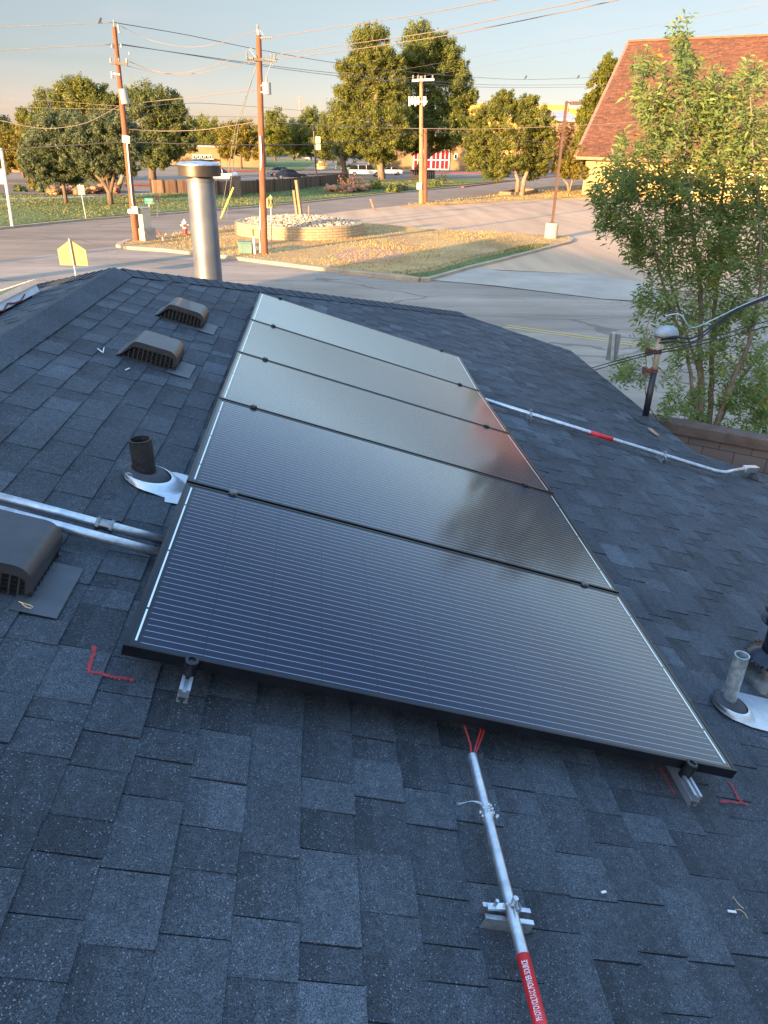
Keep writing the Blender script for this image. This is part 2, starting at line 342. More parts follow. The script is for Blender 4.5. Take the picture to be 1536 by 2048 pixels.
# ================================================================ solar modules
def glass_mat():
    m = bpy.data.materials.new('solar_glass'); m.use_nodes = True; t = m.node_tree; b = t.nodes['Principled BSDF']
    uv = N(t, 'ShaderNodeUVMap', uv_map='UVMap'); s = N(t, 'ShaderNodeSeparateXYZ'); t.links.new(uv.outputs[0], s.inputs[0])
    def M_(op, a, b_=None, c=None):
        n = N(t, 'ShaderNodeMath', operation=op)
        for i, q in enumerate((a, b_, c)):
            if q is None: continue
            if isinstance(q, (int, float)): n.inputs[i].default_value = q
            else: t.links.new(q, n.inputs[i])
        return n.outputs[0]
    U, V = s.outputs[0], s.outputs[1]
    def stripe(x, off, per, wd):       # 1 inside a line
        f = M_('FRACT', M_('DIVIDE', M_('SUBTRACT', x, off), per)); return M_('LESS_THAN', M_('ABSOLUTE', M_('SUBTRACT', f, .5)), wd/per/2)
    def band(x, a, b_): return M_('MULTIPLY', M_('GREATER_THAN', x, a), M_('LESS_THAN', x, b_))
    CW, CH = (PW-.084)/11, .1652
    line = stripe(V, .012, CH/6, .0016)
    gapu = stripe(U, .042-CW/2, CW, .0022); gapv = stripe(V, .0144-CH/2, CH, .0022)
    inside = M_('MULTIPLY', band(U, .04, PW-.04), band(V, .0144, 1.0056))
    line = M_('MULTIPLY', M_('MULTIPLY', line, M_('SUBTRACT', 1.0, gapu)), inside)
    ends = M_('ADD', band(U, .0250, .0305), band(U, PW-.0325, PW-.0270))
    seg = M_('SUBTRACT', 1.0, M_('ADD', M_('ADD', band(V, .176, .186), band(V, .505, .515)), band(V, .836, .846)))
    ends = M_('MULTIPLY', M_('MULTIPLY', ends, seg), band(V, .03, .99))
    cell = M_('MULTIPLY', inside, M_('SUBTRACT', 1.0, M_('MAXIMUM', gapu, gapv)))
    c1 = N(t, 'ShaderNodeMixRGB', inp={1: (0.006, 0.007, 0.009, 1), 2: (0.006, 0.009, 0.024, 1)}); t.links.new(cell, c1.inputs[0])
    c2 = N(t, 'ShaderNodeMixRGB', inp={2: (0.36, 0.41, 0.50, 1)}); t.links.new(line, c2.inputs[0]); t.links.new(c1.outputs[0], c2.inputs[1])
    c3 = N(t, 'ShaderNodeMixRGB', inp={2: (0.72, 0.78, 0.80, 1)}); t.links.new(ends, c3.inputs[0]); t.links.new(c2.outputs[0], c3.inputs[1])
    t.links.new(c3.outputs[0], b.inputs['Base Color']); b.inputs['Roughness'].default_value = .35; b.inputs['Specular IOR Level'].default_value = .1
    b.inputs['Coat Weight'].default_value = 1.0; b.inputs['Coat IOR'].default_value = 1.35
    tcn = N(t, 'ShaderNodeTexCoord'); n1 = N(t, 'ShaderNodeTexNoise', inp={'Scale': 3.0, 'Detail': 5.0}); t.links.new(tcn.outputs['Object'], n1.inputs['Vector'])
    mr = N(t, 'ShaderNodeMapRange', inp={1: .3, 2: .75, 3: .075, 4: .14}); t.links.new(n1.outputs[0], mr.inputs[0]); t.links.new(mr.outputs[0], b.inputs['Coat Roughness'])
    return m
GLASS = glass_mat()
FRAME = mat('anodised_frame', (0.012, 0.013, 0.016), (0.02, 0.021, 0.025), sc=12, rough=0.32, metal=0.5)
CLAMPM = mat('clamp_metal', (0.025, 0.026, 0.028), (0.05, 0.05, 0.055), sc=20, rough=0.35, metal=0.8)
OFFS = [.002, .0096, .0163, -.0069, -.021, 0.0]
def PP(u, v, h=0.0):
    k = min(4, max(0, int(v/PH))); f = v/PH-k; return PO + u*E1 + v*E2 + (h+OFFS[k]*(1-f)+OFFS[k+1]*f)*NR
ordn = ['nearest solar module, its front edge above the conduit and red wires', 'second nearest solar module, dark tree mirrored at its right side', 'middle solar module of the five, mirroring pale sky', 'second farthest solar module, brown reflection at its right end', 'farthest solar module, its top edge close under the roof hip']
for k in range(5):
    v0, v1 = k*PH+(.0 if k == 0 else .009), (k+1)*PH-.009
    t_ = thing('solar_panel', PP(PW/2, (v0+v1)/2), ordn[k], 'solar panel', 'solar modules of the main array')
    m = MB(); fw, fd = .012, .035
    def edge(u0, va, u1, vb):
        c = [PP(u0, va), PP(u1, va), PP(u1, vb), PP(u0, vb)]; lo = [np.array(q)-fd*NR for q in c]
        m.add(list(lo)+list(c), [(3, 2, 1, 0), (4, 5, 6, 7), (0, 1, 5, 4), (1, 2, 6, 5), (2, 3, 7, 6), (3, 0, 4, 7)])
    edge(0, v0, PW, v0+fw); edge(0, v1-fw, PW, v1); edge(0, v0+fw, fw, v1-fw); edge(PW-fw, v0+fw, PW, v1-fw)
    m.build('frame', FRAME, t_, bevel=.0012)
    m = MB(); c = [PP(fw, v0+fw, -.002), PP(PW-fw, v0+fw, -.002), PP(PW-fw, v1-fw, -.002), PP(fw, v1-fw, -.002)]; lo = [q-.005*NR for q in c]
    m.add(c+lo, [(0, 1, 2, 3), (7, 6, 5, 4)]); g_ = m.build('glass', GLASS, t_)
    uv = g_.data.uv_layers.new(name='UVMap'); W_ = [(fw, fw), (PW-fw, fw), (PW-fw, 1.02-fw), (fw, 1.02-fw)]
    for i, q in enumerate(W_): uv.data[i].uv = q
    for i, q in enumerate((3, 2, 1, 0)): uv.data[4+i].uv = W_[q]
def panel_u(px, py):
    d = ray(px, py); q = EYE + d*(((PO-EYE)@NR)/(d@NR)); return (q-PO)@E1
for side, (pa, lab) in enumerate((((385, 1318), 'silver mounting rail end under the left front of the array, by the red chalk corner'), ((1383, 1532), 'silver mounting rail sticking out under the right front corner of the array'))):
    u = panel_u(*pa)
    t_ = thing('mounting_rail', PP(u, -.1, -.05), lab, 'rail', 'rails carrying the main array')
    m = MB(); prof = [(-.019, 0), (-.007, 0), (-.007, -.007), (.007, -.007), (.007, 0), (.019, 0), (.019, -.012), (.013, -.012), (.013, -.022), (.019, -.022), (.019, -.045), (.006, -.045), (.006, -.041), (.014, -.036), (.014, -.026), (-.014, -.026), (-.014, -.036), (-.006, -.041), (-.006, -.045), (-.019, -.045), (-.019, -.022), (-.013, -.022), (-.013, -.012), (-.019, -.012)]
    for k in range(5):
        va, vb = ((-.085, -.105)[side] if k == 0 else k*PH), ((k+1)*PH if k < 4 else 5*PH+.07)
        A0 = [PP(u+p*.78, va, q-.037) for p, q in prof]; B0 = [PP(u+p*.78, vb, q-.037) for p, q in prof]; n_ = len(prof)
        m.add(A0+B0, [tuple(range(n_)), tuple(range(n_, 2*n_))[::-1]]+[(i, i+n_, (i+1) % n_+n_, (i+1) % n_) for i in range(n_)])
    m.build('rail', mat('rail_metal', (.36, .38, .40), (.44, .46, .48), sc=8, rough=.45, metal=.8), t_)
    for v in (.25, 1.5, 2.75, 4.0, 5.05):
        m = MB(); a = PP(u+.026, v, -.05); m.bar(a, RW(*(RL(a)[:2]), .012), .04, .008, up=(0, 1, 0))
        p = RL(a); m.bar(RW(p[0]-.01, v, .014), RW(p[0]+.07, v, .014), .05, .006, up=NR); m.tube([RW(p[0]+.045, v, .01), RW(p[0]+.045, v, .035)], .008, 6)
        m.build('mounting_foot', ALU, t_)
    for k in range(6):
        v = k*PH if k else -.014
        if k == 5: v += .012
        m = MB(); Mr = Matrix((E1, E2, NR)).transposed(); r_ = .018 if k in (0,) else .014
        if k == 0: m.lathe([(.017, -.052), (.019, -.05), (.019, .006), (.016, .009), (.011, .009), (.010, .004), (.004, .004), (.001, .004)], 16, PP(u, v), Mr, cap0=True)
        else:
            m.lathe([(.001, .013), (.012, .013), (.017, .009), (.018, .001)], 14, PP(u, v), Mr)
            m.box(PP(u, v, .002), (.034, .034, .004), Mr)
        m.build('clamp', CLAMPM if k != 1 else mat('worn_clamp', (.10, .11, .11), (.2, .21, .21), sc=40, rough=.4, metal=.8), t_, smooth=True, auto=35)
# second array on the far side of the ridge, top left edge of the picture
WIRER = mat('red_wire', (0.25, 0.012, 0.012), (0.33, 0.02, 0.02), sc=5, rough=0.4)
BACKSH = mat('white_backsheet', (0.62, 0.62, 0.60), (0.7, 0.7, 0.68), sc=4, rough=0.5)
pf = AT(78, 566, 6.55); t_ = thing('solar_panel', pf, 'end of a white backed solar module raised on legs beyond the left ridge', 'solar panel')
m = MB(); Xe = pf[0]; ze = pf[2]
def LP_(du, v, h): return np.array([Xe, v, ze]) + du*EL + h*np.array([-math.sin(SL), 0, math.cos(SL)])
Y1, Y0 = pf[1], pf[1]-2.0
def slab(mm, u0, u1, ya, yb, h0, h1):
    vs = [LP_(u, y, h) for h in (h0, h1) for u, y in ((u0, ya), (u1, ya), (u1, yb), (u0, yb))]
    mm.add(vs, [(0, 1, 2, 3), (7, 6, 5, 4), (4, 5, 1, 0), (5, 6, 2, 1), (6, 7, 3, 2), (7, 4, 0, 3)])
slab(m, 0, .014, Y0, Y1, 0, .04); slab(m, .96, .974, Y0, Y1, 0, .04); slab(m, .014, .96, Y1-.014, Y1, 0, .04); slab(m, .014, .96, Y0, Y0+.014, 0, .04); m.build('frame', ALU, t_)
m = MB(); slab(m, .014, .96, Y0+.014, Y1-.014, .034, .038)
g_ = m.build('glass', GLASS, t_); g_.data.uv_layers.new(name='UVMap')
m = MB(); slab(m, .014, .96, Y0+.014, Y1-.014, .028, .033); m.build('backsheet', BACKSH, t_)
t2 = thing('panel_rack', (Xe, Y1-.3, ze-.1), 'white rail and dark legs holding up the module beyond the ridge at the left edge', 'rack')
m = MB(); slab(m, .02, .06, Y0, Y1-.02, -.062, -.003); m.build('rail', WHITE, t2)
for yy in (Y1-.22, Y1-1.3):
    m = MB(); a = LP_(.04, yy, -.062); zz = RIDGE_Z-(RIDGE_X-a[0])*TAN
    m.bar(a, (a[0]+.02, a[1], zz+.01), .03, .012, up=(0, 1, 0)); m.bar((a[0]-.05, a[1], zz+.02), (a[0]+.09, a[1]+.05, zz-.005), .05, .012); m.build('leg', BLACK, t2)
m = MB(); m.tube([LP_(.01, Y1-.35-.12*i, -.03-.035*math.sin(i*1.1)**2) for i in range(12)], .006, 6); tag(m.build('cable', WIRER, org=pf), 'dark red cable sagging along the module edge beyond the ridge', 'cable')

# ================================================================ things on the roof
ROOFM = Matrix((E1, E2, NR)).transposed()
VENT = mat('vent_plastic', (0.027, 0.027, 0.029), (0.042, 0.041, 0.042), sc=9, rough=0.46, coat=0.1)
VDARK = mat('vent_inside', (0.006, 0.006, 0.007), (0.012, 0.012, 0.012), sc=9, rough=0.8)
FLANGE = mat('vent_flange', (0.05, 0.055, 0.062), (0.072, 0.078, 0.086), sc=7, rough=0.55)
def vent(label):
    c = RP(350, 745); u1, v0, _ = RL(c); L, D, H = .35, .26, .122; u0 = u1-L
    t_ = thing('roof_vent', c, label, 'roof vent', 'slant back roof vents left of the solar array')
    top = [(0, .006), (.03, .028), (.085, H-.014), (.098, H-.003), (.115, H)] + [(L-.06+.06*math.sin(a), H-.06+.06*math.cos(a)) for a in [i*math.pi/2/7 for i in range(8)]]
    low = [(L, .045)]
    b = MB(); n_ = len(top)
    for (va, vb) in ((v0-.012, v0+D+.012),):
        o_ = [RW(u0+p, va, q) for p, q in top+low]; o2 = [RW(u0+p, vb, q) for p, q in top+low]; k = len(o_)
        i_ = [RW(u0+p*.985+.004, va, q-.006) for p, q in top+low]; i2 = [RW(u0+p*.985+.004, vb, q-.006) for p, q in top+low]
        b.add(o_+o2+i_+i2, [(i, i+1, i+1+k, i+k) for i in range(k-1)]+[(2*k+i+k, 2*k+i+1+k, 2*k+i+1, 2*k+i) for i in range(k-1)]+[(i+1, i, 2*k+i, 2*k+i+1) for i in range(k-1)]+[(k+i, k+i+1, 3*k+i+1, 3*k+i) for i in range(k-1)])
    b.build('hood', VENT, t_, smooth=True, auto=35)
    lip = MB()                                  # solid band of the hood above the louvres
    for va, vb in ((v0-.012, v0-.006),):
        pts = top+low; bot = [(p, max(.0, q-(.034 if p > .1 else .034*p/.1))) for p, q in pts if p <= L-.02]+[(L-.02, .03)]
        lip.prism([RW(u0+p, va, q-.001) for p, q in pts]+[RW(u0+p, va, q) for p, q in reversed(bot)], (vb-va)*E2)
    lip.build('hood_rim', VENT, t_)
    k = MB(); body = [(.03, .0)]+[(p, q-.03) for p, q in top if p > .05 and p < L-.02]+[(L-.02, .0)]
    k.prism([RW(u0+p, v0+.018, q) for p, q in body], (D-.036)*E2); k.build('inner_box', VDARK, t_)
    s = MB()
    for va in (v0-.004, v0+D):
        n_b = 12
        for j in range(n_b):
            p = .045+(L-.06)*j/(n_b-1); hh = max(.012, min(H-.03, (p-.02)*.98)); s.box(RW(u0+p, va+.004, hh/2), (.006, .006, hh), ROOFM)
        s.bar(RW(u0+.03, va+.004, .005), RW(u0+L, va+.004, .005), .010, .010, up=NR)
        for j in range(5): s.bar(RW(u0+.04+.016*j, va+.009, .014+.016*j), RW(u0+L-.01, va+.009, .014+.016*j), .0018, .0018, up=NR)
    for j in range(9): s.bar(RW(u1-.004, v0+.01+(D-.02)*j/8, .0), RW(u1-.004, v0+.01+(D-.02)*j/8, .05), .006, .006)
    s.build('louvre', VENT, t_)
    f = MB(); f.box(RW(u1+.025, v0+D/2-.06, .0115), (.135, D+.02, .003), ROOFM); f.build('flange', FLANGE, t_, bevel=.001)
    return t_, c
v_a, vc = vent('black slant back roof vent, middle one of three, beside the small white scraps')
copy_tree(v_a, loc=RP(404, 661), label='black slant back roof vent, farthest of three, nearest to the ridge end')
copy_tree(v_a, loc=RP(63, 1203), label='large looking black roof vent at the left edge next to two conduits')
# plumbing pipe with boot
def pipe_boot(name, px, py, r_, topx, topy, label, mpipe, boot_r, mboot, collar, oval):
    c = RP(px, py); h = HT(c, topx, topy); t_ = thing(name, c, label, 'vent pipe')
    m = MB(); m.lathe([(r_, -.02), (r_, h), (r_*.86, h), (r_*.86, h*.35)], 24, c, cap0=False, cap1=True); m.build('pipe', mpipe, t_, smooth=True, auto=40)
    m = MB(); T = RL(c); b0 = RW(T[0]+collar[0], T[1], 0)
    prof = [(boot_r*.98, .026), (boot_r*.9, .04), (boot_r*.68, .056), (r_*1.28, .066), (r_*1.14, .07), (r_*1.05, .078)]
    nn = 28; k = len(prof); 
    for i, (rr, z) in enumerate(prof):
        f = i/(k-1); cc = Vector(b0).lerp(Vector(c)+Vector((0, 0, .055)), f)
        for j in range(nn):
            a = 2*math.pi*j/nn; p = cc + (Vector(E1)*math.cos(a)*(1+.12*(1-f))+Vector(E2)*math.sin(a))*rr + Vector(NR)*(z*(1-f)*.95+.0)
            m.v.append(tuple(p))
        if i:
            for j in range(nn): a_ = (i-1)*nn+j; b_ = (i-1)*nn+(j+1) % nn; m.face((a_, b_, b_+nn, a_+nn))
    m.build('rubber_boot', mboot, t_, smooth=True)
    m = MB(); prof = [(boot_r*1.22, .012), (boot_r*1.14, .018), (boot_r*1.06, .036), (boot_r*.96, .04)]; b1 = RW(T[0]+collar[1], T[1], 0)
    for i, (rr, z) in enumerate(prof):
        f = i/(len(prof)-1); cc = Vector(b1).lerp(Vector(b0), f)
        for j in range(nn):
            a = 2*math.pi*j/nn; p = cc + (Vector(E1)*math.cos(a)*oval+Vector(E2)*math.sin(a))*rr + Vector(NR)*z; m.v.append(tuple(p))
        if i:
            for j in range(nn): a_ = (i-1)*nn+j; b_ = (i-1)*nn+(j+1) % nn; m.face((a_, b_, b_+nn, a_+nn))
    m.build('metal_cone', FLASH, t_, smooth=True)
    return t_, T
FLASH = mat('bright_flashing', (0.5, 0.55, 0.58), (0.68, 0.73, 0.76), sc=11, rough=0.4, metal=0.6, bump=0.12, bsc=14)
STACK = mat('cast_iron', (0.012, 0.012, 0.013), (0.032, 0.028, 0.026), sc=14, rough=0.6, bump=0.2)
GALVD = mat('weathered_galvanised', (0.30, 0.35, 0.35), (0.55, 0.6, 0.6), sc=32, rough=0.45, metal=0.6, lo=.4, hi=.6)
t_, T = pipe_boot('vent_pipe', 292, 962, .046, 278, 878, 'dark stub pipe in a rubber collar and bright metal cone, left of the array', STACK, .092, RUBBER, (.0, .04), 1.12)
m = MB(); q = [(T[0]+.03, T[1]-.11), (T[0]+.10, T[1]-.125), (T[0]+.105, T[1]-.16), (T[0]+.17, T[1]-.15), (T[0]+.42, T[1]-.15), (T[0]+.42, T[1]+.13), (T[0]+.10, T[1]+.13), (T[0]+.03, T[1]+.10)]
m.prism([RW(a, b, .0105) for a, b in q], NR*.0015); m.build('flashing_sheet', FLASH, t_)
m = MB(); m.tube([RW(T[0]-.06+.014*math.cos(a), T[1]-.088+.004*math.sin(a), .045+.014*math.sin(a)) for a in [i*.5 for i in range(12)]], .0015, 5); m.build('wire_ring', GALV, t_)
t_, T = pipe_boot('vent_pipe', 1451, 1418, .0285, 1463, 1303, 'mottled galvanised stub pipe with grey rubber collar, right of the array', GALVD, .072, RUBBER, (.0, .03), 1.1)
m = MB(); q = [(T[0]-.02, T[1]-.075), (T[0]+.06, T[1]-.10), (T[0]+.145, T[1]-.105), (T[0]+.155, T[1]-.16), (T[0]+.5, T[1]-.17), (T[0]+.5, T[1]+.13), (T[0]+.09, T[1]+.13), (T[0]+.03, T[1]+.11)]
m.prism([RW(a, b, .0105) for a, b in q], NR*.0015); m.build('flashing_sheet', FLASH, t_)
# black flue at the right edge
FLUE = mat('black_flue_paint', (0.014, 0.015, 0.02), (0.03, 0.033, 0.045), sc=10, rough=0.22, metal=0.5, bump=0.15, bsc=14)
c = RP(1533, 1366); t_ = thing('black_flue', c, 'glossy black flue with toothed storm collar and stacked cap discs at the right edge', 'flue')
s_ = np.linalg.norm(c-EYE)/FPX; cz = Vector(c)
M0 = None
m = MB(); m.lathe([(.178, -.05), (.16, .02), (.118, .07), (.09, .10), (.085, .135), (.07, .14)], 28, cz); m.build('base_cone', mat('grimy_cone', (0.03, 0.03, 0.028), (0.11, 0.11, 0.10), sc=16, rough=0.35, metal=0.6), t_, smooth=True)
m = MB(); m.lathe([(.062, .10), (.062, .355)], 24, cz); m.build('pipe', FLUE, t_, smooth=True)
m = MB(); m.lathe([(.118, .148), (.114, .153), (.085, .168), (.064, .182), (.064, .19)], 32, cz)
for j in range(32):
    a = 2*math.pi*j/32; d = Vector((math.cos(a), math.sin(a), 0)); m.bar(cz+d*.112+Vector((0, 0, .152)), cz+d*.13+Vector((0, 0, .147)), .008, .002)
m.build('storm_collar', FLUE, t_, smooth=True, auto=40)
m = MB(); m.lathe([(.062, .33), (.104, .338), (.104, .343), (.075, .352), (.05, .36), (.05, .385), (.098, .388), (.098, .396), (.06, .425), (.001, .435)], 28, cz); m.build('cap', FLUE, t_, smooth=True, auto=40)
# conduits
def strap(t_, p, d, r_, L=.12, side=1.0):      # short strut channel across a conduit with a two bolt strap
    p = Vector(p); d = Vector(d).normalized(); n = Vector(NR); x = d.cross(n).normalized()
    base = p-n*(r_+.022)
    m = MB()
    for q, w_, h_ in ((base-n*.018, .041, .003), ):
        m.bar(q-x*L/2, q+x*L/2, w_, h_, up=n)
    for s in (-1, 1):
        m.bar(base+d*s*.019-x*L/2, base+d*s*.019+x*L/2, .003, .04, up=n); m.bar(base+d*s*.014+n*.019-x*L/2, base+d*s*.014+n*.019+x*L/2, .010, .003, up=n)
    m.build('strut_channel', GALV, t_)
    m = MB(); arc = [p + (x*math.cos(a)+n*math.sin(a))*(r_+.002) for a in [i*math.pi/10 for i in range(11)]]
    arc = [p+x*(r_+.002)-n*r_]+arc+[p-x*(r_+.002)-n*r_]
    for i in range(len(arc)-1): m.bar(arc[i], arc[i+1], .02, .0025, up=d)
    for h in (-.004, .01): m.tube([p+n*(r_+.012)+x*.0-d*.012+n*h*.0, p+n*(r_+.012)+d*.022], .005, 6)
    m.tube([p+n*(r_+.004)+x*.004, p+n*(r_+.026)+x*.004], .007, 6); m.bar(p+x*(r_+.004)+n*.004, p+x*(r_+.045)-n*.004, .016, .006, up=n); m.tube([p+x*(r_+.03)-n*.0, p+x*(r_+.03)+n*.022], .005, 6)
    m.build('strap', GALV, t_)
RED = mat('red_label', (0.62, 0.02, 0.025), (0.7, 0.03, 0.035), sc=9, rough=0.4)
# right conduit
r_ = .019; a = RP(960, 797, .06); b = RP(1430, 942, .06); c_ = RP(1452, 945, .075); d_ = RP(1488, 938, .10)
t_ = thing('conduit', a, 'long pale metal conduit down the right roof slope from the array to an elbow', 'conduit')
m = MB(); m.tube([a, a*.5+b*.5, b, RP(1442, 944, .064), c_, RP(1464, 942, .085), d_], r_, 12); m.build('pipe', GALV, t_, smooth=True)
for px, py in ((1052, 827), (1320, 907)):
    f = (px-960)/(1430-960); p = a+(b-a)*f; strap(t_, p, b-a, r_, .13)
p0 = a+(b-a)*((1170-960)/470); p1 = a+(b-a)*((1215-960)/470); m = MB(); m.tube([p0, p1], r_+.0015, 14); m.build('warning_label', RED, t_, smooth=True)
e_ = RP(1512, 938, .10); Mx = (Vector(e_)-Vector(d_)).normalized()
t2 = thing('elbow_fitting', d_, 'grey elbow box with drop pipe at the lower end of the long right conduit', 'conduit box')
m = MB(); m.bar(d_, e_, .055, .06, up=NR); m.build('box', GALV, t2, bevel=.006)
dn = Vector(e_)-Vector(Mx)*.02; base = RP(1507, 962, .0); m = MB(); m.tube([dn, (dn[0], dn[1], base[2]-.02)], .018, 10); m.build('drop_pipe', GALV, t2, smooth=True)
m = MB(); m.lathe([(.06, 0), (.04, .03), (.024, .06), (.022, .065)], 16, (dn[0], dn[1], roof_z(dn[0])+.01)); m.build('boot', RUBBER, t2, smooth=True)
q_ = RL((dn[0], dn[1], roof_z(dn[0]))); m = MB(); m.box(RW(q_[0]+.03, q_[1], .012), (.17, .12, .002), ROOFM); m.build('flashing_sheet', RUBBER, t2)
# left conduits
r_ = .0175; a = RP(-60, 979, .05); b = RP(345, 1085, .05)
t_ = thing('conduit', a, 'upper of two metal conduits left of the array, joined by a compression coupling', 'conduit', 'conduits running under the array from the left')
m = MB(); m.tube([a, b], r_, 12); m.build('pipe', GALV, t_, smooth=True)
f = (206+60)/405; p = Vector(a+(b-a)*f); d = Vector(b-a).normalized(); m = MB()
for s0, s1, rr in ((-.03, -.018, .026), (-.018, .018, .021), (.018, .03, .026)): m.tube([p+d*s0, p+d*s1], rr, 8 if rr > .022 else 12)
m.build('coupling', mat('zinc_dark', (0.12, 0.12, 0.12), (0.3, 0.31, 0.32), sc=30, rough=0.35, metal=0.9), t_)
a = RP(-60, 1005, .05); b = RP(335, 1110, .05); t_ = thing('conduit', a, 'lower of two metal conduits left of the array, coming from behind the big vent', 'conduit', 'conduits running under the array from the left')
m = MB(); m.tube([a, b], r_, 12); m.build('pipe', GALV, t_, smooth=True)
# centre conduit with label and wires
r_ = .0142; a = RP(944, 1512, .055); b = RP(1098, 2115, .055); mid = RP(1015, 1790, .055)
t_ = thing('conduit', a, 'metal conduit with a red warning label, running from the array front to the picture bottom', 'conduit')
m = MB(); m.tube([a, mid, b], r_, 14, cap=False); m.build('pipe', GALV, t_, smooth=True)
m = MB(); m.tube([a+(mid-a)*.01, a+(mid-a)*.06], r_*.85, 12); m.build('dark_bore', BLACK, t_)
strap(t_, RP(1022, 1818, .055), b-mid, r_, .125)
d = Vector(b-mid).normalized(); p0 = RP(1046, 1912, .055); L0 = Vector(p0); L1 = L0+d*.34
m = MB(); m.tube([L0, L1], r_+.0012, 18); lab = m.build('warning_label', RED, t_, smooth=True)
cu = bpy.data.curves.new('txt', 'FONT'); cu.body = 'PHOTOVOLTAIC POWER SOURCE'; cu.size = .0165; cu.align_x = 'LEFT'; cu.align_y = 'CENTER'
to = bpy.data.objects.new('txt', cu); COL.objects.link(to); dg = bpy.context.evaluated_depsgraph_get(); me = bpy.data.meshes.new_from_object(to.evaluated_get(dg)); bpy.data.objects.remove(to)
wd = max(v.co.x for v in me.vertices); nrm = Vector(NR); sx = d.cross(nrm).normalized(); viewdir = (Vector(EYE)-L0).normalized(); ph0 = math.atan2(viewdir.dot(sx), viewdir.dot(nrm))
LL = .122; PHS = -.05; org = Vector(OFF[lab.name])
for v in me.vertices:
    s_ = L0 + d*(.018+LL*(1-v.co.x/wd)); ph = ph0 + PHS + v.co.y/(r_+.002)*1.15
    # letters read upwards, tops towards the left
    v.co = s_ + (sx*math.sin(ph)+nrm*math.cos(ph))*(r_+.0021) - org
me.materials.clear(); me.materials.append(WHITE); lo_ = bpy.data.objects.new('lettering', me); COL.objects.link(lo_); lo_.parent = lab
m = MB()
for k, (x0, y0, x1, y1) in enumerate(((930, 1455, 941, 1490), (962, 1460, 952, 1490), (968, 1462, 956, 1494))):
    q0 = RP(x0, y0, .085); q1 = RP(x1, y1, .06); m = MB(); m.tube([q0+np.array([0, .25, .0]), q0, q1, a+(mid-a)*.02+np.array([.003*(k-1), 0, 0])], .0035, 6)
    tag(m.build('red_wire', WIRER, org=a, smooth=True), ['red wire entering the centre conduit, the straight one on the left', 'red wire entering the centre conduit, inner one of the right pair', 'red wire entering the centre conduit, outer one of the right pair'][k], 'wire', 'red wires entering the centre conduit')
# silicone wad and loose strands on the centre conduit
p = a+(mid-a)*((1640-1512)/(1790-1512)); m = MB(); rg = random.Random(5); CLEAR = mat('dried_silicone', (0.45, 0.52, 0.56), (0.62, 0.68, 0.7), sc=30, rough=0.3)
for i in range(70):
    c0 = Vector(p)+Vector((rg.gauss(.005, .009), rg.gauss(0, .014), rg.gauss(.004, .007))); rr = rg.uniform(.0015, .005)
    m.lathe([(.001, -rr), (rr*.7, -rr*.7), (rr, 0), (rr*.7, rr*.7), (.001, rr)], 8, c0)
for i in range(5):
    pts = [Vector(p)+Vector((-.012-.012*j, .01+.006*j*(1+i*.1), .018+.012*math.sin(j*.8+i*.2)-.004*j)) for j in range(6)]; m.tube(pts, .0006, 4)
tag(m.build('sealant_wad', CLEAR, org=p, smooth=True), 'clear crumpled sealant wad stuck on the centre conduit with loose strands', 'sealant')
# service mast
c = RP(1288, 846); h1 = HT(c, 1301, 742); h2 = HT(c, 1312, 676); t_ = thing('service_mast', c, 'electrical service mast, black below and bare above, standing on the right roof slope', 'service mast')
m = MB(); m.tube([c-np.array([0, 0, .05]), c+np.array([0, 0, h1])], .034, 14); m.build('black_sleeve', BLACK, t_, smooth=True)
MASTU = mat('bare_pipe', (0.44, 0.35, 0.24), (0.56, 0.48, 0.37), sc=14, rough=0.6)
m = MB(); m.tube([c+np.array([0, 0, h1]), c+np.array([0, 0, h2+.03])], .030, 14); m.build('pipe', MASTU, t_, smooth=True)
tp = Vector(c)+Vector((0, 0, h2+.02)); m = MB()
m.lathe([(.038, -.03), (.046, .0), (.09, .004), (.094, .02), (.09, .05), (.074, .085), (.045, .108), (.001, .118)], 18, tp+Vector((.045, -.02, 0)), squash=(1.35, .85)); m.build('weatherhead', mat('weatherhead_cast', (.3, .33, .34), (.4, .43, .44), sc=12, rough=.55, metal=.5), t_, smooth=True)
m = MB(); m.lathe([(.001, -.012), (.07, -.012), (.07, .01)], 14, tp+Vector((.10, -.03, .0)), squash=(.9, .7)); m.build('insulator_plate', BLACK, t_)
m = MB(); m.lathe([(.13, 0), (.10, .02), (.05, .05), (.037, .1)], 18, Vector(c)+Vector((0, 0, -.01))); m.build('boot', RUBBER, t_, smooth=True)
m = MB(); q_ = RL(c); m.box(RW(q_[0]+.02, q_[1], .012), (.24, .22, .003), ROOFM); m.build('flashing_sheet', RUBBER, t_)
BRK = mat('rusty_bracket', (0.09, 0.03, 0.02), (0.16, 0.06, 0.04), sc=20, rough=0.7)
for hh in (h1+.01, h1+.02+(h2-h1)*.55):
    m = MB(); z = Vector(c)+Vector((0, 0, hh)); m.tube([z-Vector((0, 0, .02)), z+Vector((0, 0, .02))], .038, 12); m.bar(z, z+Vector((-.10, 0, 0)), .03, .03); m.box(z+Vector((-.11, 0, 0)), (.02, .06, .07)); m.box(z+Vector((-.06, -.018, 0)), (.05, .01, .05)); m.build('bracket', BRK, t_)
t3 = c
m = MB(); s0 = RP(1299, 857, .03); s1 = RP(1316, 871, .02); m.bar(s0, s1, .045, .012, up=NR); tag(m.build('wood_scrap', mat('raw_wood', (0.34, 0.2, 0.12), (0.45, 0.29, 0.19), sc=9, rough=0.8), org=s0), 'small broken board lying beside the foot of the service mast', 'wood scrap')
